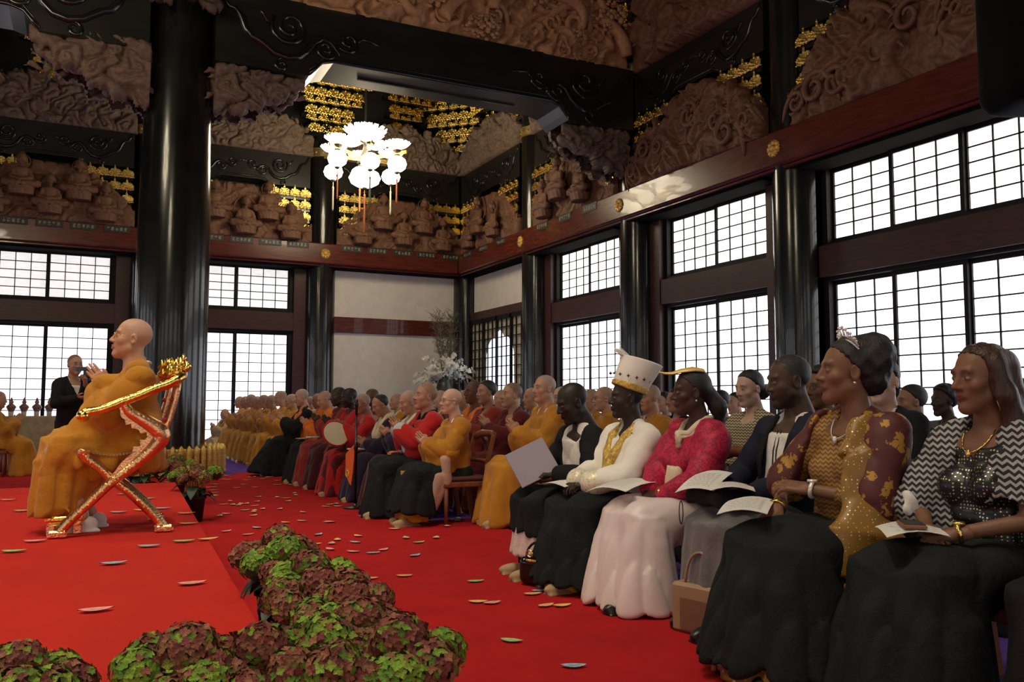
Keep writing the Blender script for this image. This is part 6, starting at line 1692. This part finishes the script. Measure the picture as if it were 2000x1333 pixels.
# ================================================================= potted hydrangeas
HYM = VC('hydrangea_petal', .7, var=.15)
GREENS = [(.12, .24, .018), (.17, .30, .02), (.09, .19, .016), (.22, .32, .03)]; REDS = [(.17, .035, .026), (.22, .055, .036), (.12, .026, .020), (.18, .085, .03), (.26, .10, .05)]
def hyd_head(seed, red, R=.074):
    r = random.Random(seed); V = []; Fc = []; Cc = []
    n = 125
    for i in range(n):
        z = 1-1.55*(i+.5)/n; a = i*2.39996; rr = math.sqrt(max(0, 1-z*z)); nrm = np.array([rr*math.cos(a), rr*math.sin(a), z])
        c = nrm*np.array([R, R, R*.86])*r.uniform(.90, 1.05)
        nr = nrm+np.array([r.uniform(-.35, .35) for _ in range(3)]); nr /= np.linalg.norm(nr)
        u = np.cross(nr, [.3, .2, 1.]); u /= np.linalg.norm(u); w2 = np.cross(nr, u); col = np.array(r.choice(REDS) if r.random() < red else r.choice(GREENS))
        b0 = r.uniform(0, 2)
        for k in range(4):
            b = b0+PI/2*k; d = math.cos(b)*u+math.sin(b)*w2; e = np.cross(nr, d); s = r.uniform(.0115, .0155)
            o = len(V); V += [c-nr*.002, c+d*s*.6+e*s*.52+nr*.0015, c+d*s*1.15+nr*(-.001+.004*r.random()), c+d*s*.6-e*s*.52+nr*.0015]; Fc.append((o, o+1, o+2, o+3))
            rim = np.array(r.choice(REDS)) if r.random() < red*.8+.1 else col*1.1
            Cc += [col*1.25, col, rim, col*.9]
    m = MB().sphere((0, 0, -.005), (R*.80, R*.80, R*.66), 10, 7); o = len(V); V += [np.array(p) for p in m.v]; Fc += [tuple(i+o for i in q) for q in m.f]; Cc += [np.array([.03, .045, .012])]*len(m.v)
    return mesh_of('flower_head', np.array(V), Fc, HYM, False, np.array(Cc))
HH = [hyd_head(i, rd) for i, rd in enumerate((.05, .12, .85, .75, .9, .55, .6, .35))]
def leaf_mesh():
    V = []; Fc = []
    for i in range(7):
        t = i/6; wv = .048*math.sin(PI*t**.8)**.8; z = .02*math.sin(PI*t)-.05*t*t
        for s in (-1, 0, 1): V.append((s*wv, .15*t, z+(.012 if s else 0)*math.sin(PI*t)))
    for i in range(6):
        for s in range(2): a = i*3+s; Fc.append((a, a+1, a+4, a+3))
    return mesh_of('leaf', V, Fc, M('dark_green_leaf', (.012, .035, .012), .5, var=.3, vscale=20), True)
LEAF = leaf_mesh()
POTM = M('black_plastic_pot', (.010, .010, .011), .45)
POT = MB().lathe([(.075, 0), (.10, .22), (.112, .225), (.112, .25), (.098, .25), (.092, .20), (0, .19)], 18).mesh('pot', POTM, True)
STALK = MB().lathe([(.006, 0), (.005, .22)], 5).mesh('stalk', STEM)
def hydrangea(label, x, y, seed, nh=7, z0=0., sp=.105, top=.475, red=None):
    r = random.Random(seed); t = thing('potted_hydrangea', label, 'potted plant', (x, y, z0), r.uniform(0, 6), 'potted hydrangeas along the stage')
    obj('pot', POT, t)
    for i in range(nh):
        a = 2*PI*i/(nh-1)+r.uniform(-.2, .2); rr = sp*r.uniform(.85, 1.2) if i else .0; z = top-(.0 if i == 0 else r.uniform(.035, .085))
        p = (rr*math.cos(a), rr*math.sin(a), z)
        h = obj('flower_head', r.choice(HH if red is None else (HH[2:5] if red else HH[:2])), t, p); h.rotation_euler = (-math.sin(a)*.55*(i > 0), math.cos(a)*.55*(i > 0), r.uniform(0, 6)); s = r.uniform(.82, 1.12); h.scale = (s, s, s)
        st_ = obj('stalk', STALK, t, (p[0]*.4, p[1]*.4, .18)); st_.scale = (1, 1, (z-.2)/.22)
    for i in range(9):
        a = 2*PI*i/9+r.uniform(-.2, .2); l = obj('leaf', LEAF, t, (.05*math.cos(a), .05*math.sin(a), r.uniform(.24, .37))); l.rotation_euler = (r.uniform(-.5, .3), 0, a-PI/2); s = r.uniform(.85, 1.2); l.scale = (s, s, s)
    return t
rowx = [(-.56, 2.60), (-.34, 2.52), (-.11, 2.50), (.28, 2.44), (.46, 2.40), (.63, 2.38), (.81, 2.30)]
labs = ['potted hydrangea at the left frame edge in the foreground', 'second potted hydrangea from the left frame edge, foreground row', 'green-headed hydrangea just left of the red gap in the foreground row', 'potted hydrangea with green heads just right of the red gap', 'red and green hydrangea in the middle of the foreground row', 'reddish hydrangea left of the corner plant in the foreground row', 'hydrangea with big dark leaves at the foreground corner of the stage']
for i, (x, y) in enumerate(rowx): hydrangea(labs[i], x, y, 200+i, 8, sp=.115)
coly = [2.56, 2.84, 3.14, 3.48, 3.84, 4.22]
for i, y in enumerate(coly): hydrangea('rust and green hydrangea beside the stage, %s behind the corner plant' % ['first', 'second', 'third', 'fourth', 'fifth', 'last'][i], .80+.012*i+(.02 if i % 2 else -.02), y, 220+i, 8, sp=.12)
hydrangea('potted hydrangea standing alone beside the far stage edge', 1.02, 8.75, 240, 10, sp=.16, top=.50)
hydrangea('potted hydrangea behind the lone one, near the column ring', 1.0, 10.3, 241, 9, sp=.15, top=.50)
hydrangea('green hydrangea behind the far stage edge in front of the gold ring', .68, 10.4, 242, 8, sp=.13, top=.48, red=False)
hydrangea('hydrangea seen between the gilded chair legs behind the stage', .20, 10.4, 243, 8, sp=.13, top=.46, red=False)
hydrangea('hydrangea behind the far stage edge right of the chair leg', .44, 10.5, 244, 8, sp=.13, top=.46)

# ================================================================= scattered paper lotus petals
def petal_mesh(mat, L=.115, W=.058, curl=.004):
    V = []; Fc = []
    for i in range(7):
        t = i/6; wv = W/2*math.sin(PI*t)**.75*(1.1-.25*t)
        for s in (-1, 0, 1): V.append((L*(t-.5), s*wv, .004+curl*(2*t-1)**2+(.004 if s else 0)))
    for i in range(6):
        for s in range(2): a = i*3+s; Fc.append((a, a+3, a+4, a+1))
    return mesh_of('petal', V, Fc, mat, True)
def petal_mat(name, c, c2): return M('paper_'+name, c, .7, col2=c2, vscale=30)
PET = {'green': petal_mat('green', (.10, .36, .06), (.50, .62, .25)), 'pink': petal_mat('pink', (.62, .16, .16), (.72, .42, .34)), 'yellow': petal_mat('yellow', (.68, .48, .06), (.72, .50, .16)), 'blue': petal_mat('blue', (.10, .26, .36), (.42, .52, .54)), 'orange': petal_mat('orange', (.66, .28, .06), (.72, .45, .20))}
PM = {k: petal_mesh(v) for k, v in PET.items()}
def petal(x, y, z, c, a, big=1.):
    o = obj('paper_petal', PM[c], None, (x, y, z), a); o.scale = (big, big, big)
    where = 'lying on the raised red stage' if z > .1 else 'scattered on the red carpet'
    tag(o, '%s paper lotus petal %s' % (c, where), 'petal', 'paper petals on the stage' if z > .1 else 'paper petals on the carpet')
for x, y, c, a in ((-.29, 5.55, 'green', .1), (.19, 4.91, 'blue', .3), (.39, 5.41, 'blue', .1), (.59, 5.51, 'green', .15), (.73, 5.53, 'yellow', .5), (.49, 4.21, 'pink', .35), (.09, 3.84, 'pink', .3), (.30, 7.19, 'blue', 0), (.47, 7.25, 'yellow', .1), (.62, 7.3, 'blue', 0), (.56, 8.1, 'blue', .2), (.7, 6.3, 'orange', .1), (-.35, 7.6, 'green', .2), (-.5, 8.5, 'pink', 0), (-.2, 5.9, 'pink', .2), (.75, 6.9, 'orange', .1), (.4, 8.6, 'pink', .3)): petal(x, y, .302, c, a-.3, 1.15)
for x, y, c, a in ((2.11, 4.44, 'pink', .4), (2.43, 4.21, 'yellow', .3), (2.35, 4.25, 'orange', .6), (2.61, 4.19, 'green', 1.2), (1.86, 3.70, 'green', -.4), (1.92, 3.23, 'blue', 0), (2.27, 5.02, 'green', .2), (1.93, 5.38, 'orange', .1), (2.01, 6.30, 'blue', .3), (2.42, 4.54, 'orange', .2), (2.50, 4.60, 'blue', .4), (2.60, 4.9, 'yellow', .5), (1.7, 5.4, 'orange', .1), (1.55, 4.9, 'orange', .2), (2.45, 2.75, 'blue', .2), (2.05, 4.5, 'yellow', 0)): petal(x, y, .008, c, a-.4)
r = random.Random(33); cs = ['green', 'pink', 'yellow', 'blue', 'orange', 'pink', 'yellow', 'green']
for i in range(95):
    y = 6.0+8.4*r.random()**1.1; x = r.uniform(1.15 if y > 7 else 1.4, 2.75)
    petal(x, y, .008, r.choice(cs), r.uniform(0, PI))
for i in range(10): petal(r.uniform(2.95, 3.9), r.uniform(7.3, 8.0), .008, r.choice(cs), r.uniform(0, PI))

# ================================================================= things held and laid down
PAPER = M('white_paper', (.72, .70, .66), .7); PRINT = M('grey_print', (.36, .35, .35), .7)
def sheet(label, loc, rz, w_=.21, h_=.29, tilt=(0, 0), curl=.02, lines=True, mat=None, name='paper_sheet', grp=None):
    t = thing(name, label, 'paper', loc, 0, grp); t.rotation_euler = (tilt[0], tilt[1], rz); V = []; Fc = []
    for i in range(7):
        for j in range(5):
            x = w_*(i/6-.5); y = h_*(j/4-.5); V.append((x, y, curl*math.sin(PI*i/6)+.4*curl*math.sin(PI*j/4)))
    for i in range(6):
        for j in range(4): a = i*5+j; Fc.append((a, a+5, a+6, a+1))
    V += [(a, b, c-.0015) for a, b, c in V]; n = 35; Fc += [tuple(k+n for k in q[::-1]) for q in Fc]
    obj('page', mesh_of('page', V, Fc, mat or PAPER, True), t)
    if lines:
        m = MB(); rr = random.Random(len(label))
        for j in range(9):
            y = h_*.36-j*h_*.075; x0 = -w_*.36
            for k in range(6):
                L = w_*rr.uniform(.05, .11); xm = x0+L/2; z = curl*math.sin(PI*(xm/w_+.5))+.4*curl*math.sin(PI*(y/h_+.5))+.0012
                m.add([(x0, y, z), (x0+L, y, z), (x0+L, y+.004, z), (x0, y+.004, z)], [(0, 1, 2, 3)]); x0 += L+.008
                if x0 > w_*.36: break
        m.build('print', PRINT, t)['kind'] = 'stuff'
    return t
sheet('printed sheet under the clasped hands of the woman in the zigzag shawl', lp(wA, .06, .36, .640), wA.rotation_euler[2]+.9, tilt=(.0, .05))
sheet('printed sheet on the lap of the woman in the tiara', lp(wB, .20, .42, .640), wB.rotation_euler[2]+.7, tilt=(-.1, .06))
sheet('printed sheet raised in the suited man hands', lp(wC, .14, .44, .70), wC.rotation_euler[2]+.6, tilt=(-.25, .10))
sheet('second sheet lying on the black coat of the suited man', lp(wC, -.06, .42, .690), wC.rotation_euler[2]+1.0, lines=True)
sheet('open glossy programme across the lap of the woman in crimson', lp(wD, .16, .44, .650), wD.rotation_euler[2]+.3, .34, .26, tilt=(-.15, .1), curl=.03)
sheet('blank white sheet on the lap of the man in the mitre', lp(wE, .20, .40, .635), wE.rotation_euler[2]+.5, lines=False)
sheet('large printed sheet on the lap at the right frame edge', lp(wG, -.08, .42, .660), wG.rotation_euler[2]+.9, .30, .40, tilt=(.12, .05))
o = thing('document_folder', 'grey violet folder held open by the man in the black jacket', 'folder', lp(wF, -.02, .47, .78)); o.rotation_mode = 'QUATERNION'; o.rotation_quaternion = Vector((.45, .75, -.42)).to_track_quat('Z', 'Y')@Matrix.Rotation(-.5, 4, 'Z').to_quaternion()
FOLD_M = M('grey_violet_card', (.26, .22, .27), .6)
MB().box(-.14, .14, -.13, .13, -.004, .004, .003).build('cover', FOLD_M, o); MB().box(-.132, .132, -.122, .122, .004, .012, .002).build('pages', PAPER, o)
s = SDF(.02); s.box((0, 0, .02), (.20, .15, .028), .02); s.box((.02, .02, .055), (.17, .13, .018), .015); s.disp = lambda P: .005*np.sin(40*P[:, 0]+20*P[:, 1]); v, f = s.mesh(.012)
t = obj('folded_coat', mesh_of('folded_coat', v, f, BLACKC, True), None, lp(wC, .02, .36, .602), wC.rotation_euler[2]); tag(t, 'folded black coat on the lap of the suited man', 'coat')
ph_ = thing('phone_wallet', 'brown leather phone wallet under the hands of the shawl woman', 'phone', lp(wA, .02, .40, .665), wA.rotation_euler[2]+.9); MB().box(-.04, .04, -.075, .075, 0, .014, .004).build('cover', M('brown_leather', (.22, .09, .03), .45), ph_); MB().box(-.036, .036, -.07, .07, .014, .016).build('screen', BLKDOT, ph_)
s = SDF(.01); s.ell((0, 0, .04), (.03, .02, .04)); s.ell((.01, .01, .075), (.02, .015, .02)); s.disp = lambda P: .006*np.sin(90*P[:, 0]+70*P[:, 2]); v, f = s.mesh(.007)
tag(obj('paper_tissue', mesh_of('paper_tissue', v, f, WHITEC, True), None, lp(wA, .06, .36, .70)), 'crumpled white tissue in the shawl woman hands', 'tissue')
# necklace loop dangling from the suited man lap
tag(MB().tube([(.0+.012*math.sin(a), .012*math.cos(a)*0, -.06+.06*math.cos(a)) for a in [2*PI*i/20 for i in range(20)]], .003, 5, closed=True).build('dark_cord', BLKDOT, None, lp(wC, .26, .50, .60)), 'thin dark cord loop hanging over the white satin skirt', 'cord')
# handbags
LEATH = M('tan_leather', (.34, .22, .13), .45, var=.1); GLK = M('patent_black', (.008, .008, .009), .12)
b = thing('handbag', 'beige leather handbag with two handles by the satin skirt', 'handbag', (2.76, 3.40, 0.006), .25)
MB().box(-.055, .055, -.16, .16, 0, .24, .015).build('body', LEATH, b); MB().box(-.06, -.055, -.10, .10, .02, .17).build('front_pocket', M('brown_leather_panel', (.20, .10, .06), .5), b)
for x in (-.025, .025): MB().tube([(x, .09*math.cos(a), .235+.16*math.sin(a)) for a in [PI*i/14 for i in range(15)]], .007, 6).build('handle', LEATH, b, smooth=True)
b = thing('handbag', 'black patent handbag with a gold clasp by the mitre man feet', 'handbag', (2.60, 4.74, .006), .5)
s = SDF(.03); s.box((0, 0, .09), (.07, .15, .09), .05); v, f = s.mesh(.012); obj('body', mesh_of('body', v, f, GLK, True), b); MB().box(-.075, -.06, -.08, .08, .15, .165, .003).tube([(-.07, .05+.02*math.cos(a), .20+.02*math.sin(a)) for a in [2*PI*i/14 for i in range(14)]], .005, 6, closed=True).build('clasp', GOLD, b)
MB().tube([(0, .12*math.cos(a), .17+.10*math.sin(a)) for a in [PI*i/12 for i in range(13)]], .008, 6).build('handle', GLK, b, smooth=True)
b = thing('handbag', 'black bag with a round metal strap ring by the tiara woman hem', 'handbag', (2.62, 2.45, .006), .1)
s = SDF(.03); s.box((0, 0, .10), (.05, .13, .10), .035); v, f = s.mesh(.014); obj('body', mesh_of('body', v, f, BLACKC, True), b)
MB().tube([(-.03, .02, .2), (-.05, .03, .27), (-.02, .0, .31)], .012, 6).build('strap', BLACKC, b, smooth=True); MB().tube([(-.055, .03+.022*math.cos(a), .26+.022*math.sin(a)) for a in [2*PI*i/18 for i in range(18)]], .004, 6, closed=True).build('ring', DIAM, b, smooth=True)
# hand drum, microphone stand with the pennant, books of the clergy
d = thing('hand_drum', 'round white hand drum with a red rim on a red robed lap', 'drum', (2.84, 10.45, .76)); d.rotation_euler = (1.0, .55, -.25)
MB().lathe([(0, .012), (.155, .012), (.16, .008), (.16, -.008), (.155, -.012), (0, -.012)], 28).build('skin', M('drum_skin', (.66, .58, .40), .6), d, smooth=False); MB().tube([(.165*math.cos(a), .165*math.sin(a), 0) for a in [2*PI*i/32 for i in range(32)]], .013, 8, closed=True).build('rim', CRIM, d, smooth=True); MB().bar((0, -.16, 0), (0, -.32, 0), .02, .02).build('handle', CHW, d)
ms = thing('microphone_stand', 'black microphone stand in front of the man in dark purple', 'microphone stand', (2.70, 9.12, .006))
MB().lathe([(.13, 0), (.13, .015), (.03, .035), (.018, .05)], 18).build('base', BLKDOT, ms); MB().lathe([(.016, .03), (.016, .62), (.024, .63), (.024, .70), (.012, .71), (.011, 1.02)], 10).build('pole', BLKDOT, ms, smooth=True); MB().lathe([(.013, 1.0), (.017, 1.08), (.026, 1.11), (.026, 1.15), (.012, 1.17)], 10).build('microphone', BLKDOT, ms, smooth=True)
fl_ = thing('orange_pennant', 'orange pennant with a yellow ring emblem hanging by the microphone stand', 'pennant', (2.672, 9.19, .40), .35)
MB().prism([(0, -.16), (.10, -.05), (.10, .18), (-.07, .30), (-.03, -.02)], -.004, .004, 'x').build('cloth', M('orange_felt', (.72, .12, .02), .8), fl_)
MB().tube([(-.008, .06+.025*math.cos(a), -.03+.035*math.sin(a)) for a in [2*PI*i/16 for i in range(16)]], .006, 5, closed=True).build('emblem', M('yellow_felt', (.75, .5, .06), .7), fl_)
def book(label, t, x, y, z, rz, w_=.15, h_=.21, c=(.2, .15, .1)):
    o = thing('sutra_book', label, 'book', lp(t, x, y, z), t.rotation_euler[2]+rz); MB().box(-w_/2, w_/2, -h_/2, h_/2, 0, .012, .002).build('cover', M('book_%.2f' % c[0], c, .6), o); MB().box(-w_/2+.004, w_/2-.004, -h_/2+.004, h_/2-.004, .012, .016).build('page_block', PAPER, o)
book('thin booklet on the lap of the black and orange robed monk', t16, .0, .38, .63, .4, c=(.12, .05, .03)); book('white open booklet on the lap of the brick red robed man', t15, .0, .38, .64, .2, c=(.6, .58, .52)); book('booklet on the lap of the man in dark purple', t11, .05, .40, .63, .3, .2, .28, (.55, .5, .42)); book('pale booklet on the lap of the elderly scarlet monk', t13, .0, .40, .64, .5, c=(.45, .38, .30))
tag(MB().tube([(0, 0, 0), (.05, .02, .01), (.10, 0, .012), (.15, .01, .008)], .022, 8, flat=.6).build('pink_petal_garland', M('orange_pink', (.72, .22, .10), .7), None, lp(t9, .05, .38, .625), .4), 'orange pink folded petal on the lap of the man in red', 'petal')
# ================================================================= hanging loudspeaker at the top right, ceiling spotlights
sp_ = thing('hanging_loudspeaker', 'black rounded loudspeaker hanging from the ceiling, cut by the top right frame corner', 'loudspeaker', (6.13, 3.53, 4.15), -_yaw)
s = SDF(.02); s.box((0, 0, 0), (.50, .30, .95), .14); v, f = s.mesh(.045); obj('cabinet', mesh_of('cabinet', v, f, M('black_speaker_shell', (.002, .002, .002), .8, spec=.1), True), sp_)
MB().tube([(0, 0, .9), (0, 0, ZC-4.15)], .02, 6).build('hanging_rod', BLKDOT, sp_); MB().box(-.4, .4, -.315, -.29, -.7, .7, .02).build('grille', M('speaker_grille', (.003, .003, .003), .9, bump=1, bscale=200, spec=.1), sp_)
for i, (x, y, tx, ty, pw, ang) in enumerate(SPOTS):
    t = thing('ceiling_spotlight', 'black ceiling spotlight aimed at the %s' % ['front of the stage', 'chair on the stage', 'carpet beside the stage', 'far carpet', 'left part of the stage', 'middle of the carpet', 'far row of monks, added to brighten it'][i], 'spotlight', (x, y, ZC-.02))
    L = bpy.data.lights.new('spot_lamp', 'SPOT'); L.energy = pw; L.spot_size = ang; L.spot_blend = .6; L.color = (1, .86, .68); L.shadow_soft_size = .25
    d = Vector((tx-x, ty-y, -(ZC-.3))); lo = link(bpy.data.objects.new('spot_lamp', L), t, (0, 0, -.28)); lo.rotation_mode = 'QUATERNION'; lo.rotation_quaternion = d.to_track_quat('-Z', 'Y')
    MB().lathe([(.05, 0), (.05, -.06), (.13, -.08), (.14, -.22), (.125, -.22), (.12, -.1), (0, -.1)], 16).build('can', BLKDOT, t)
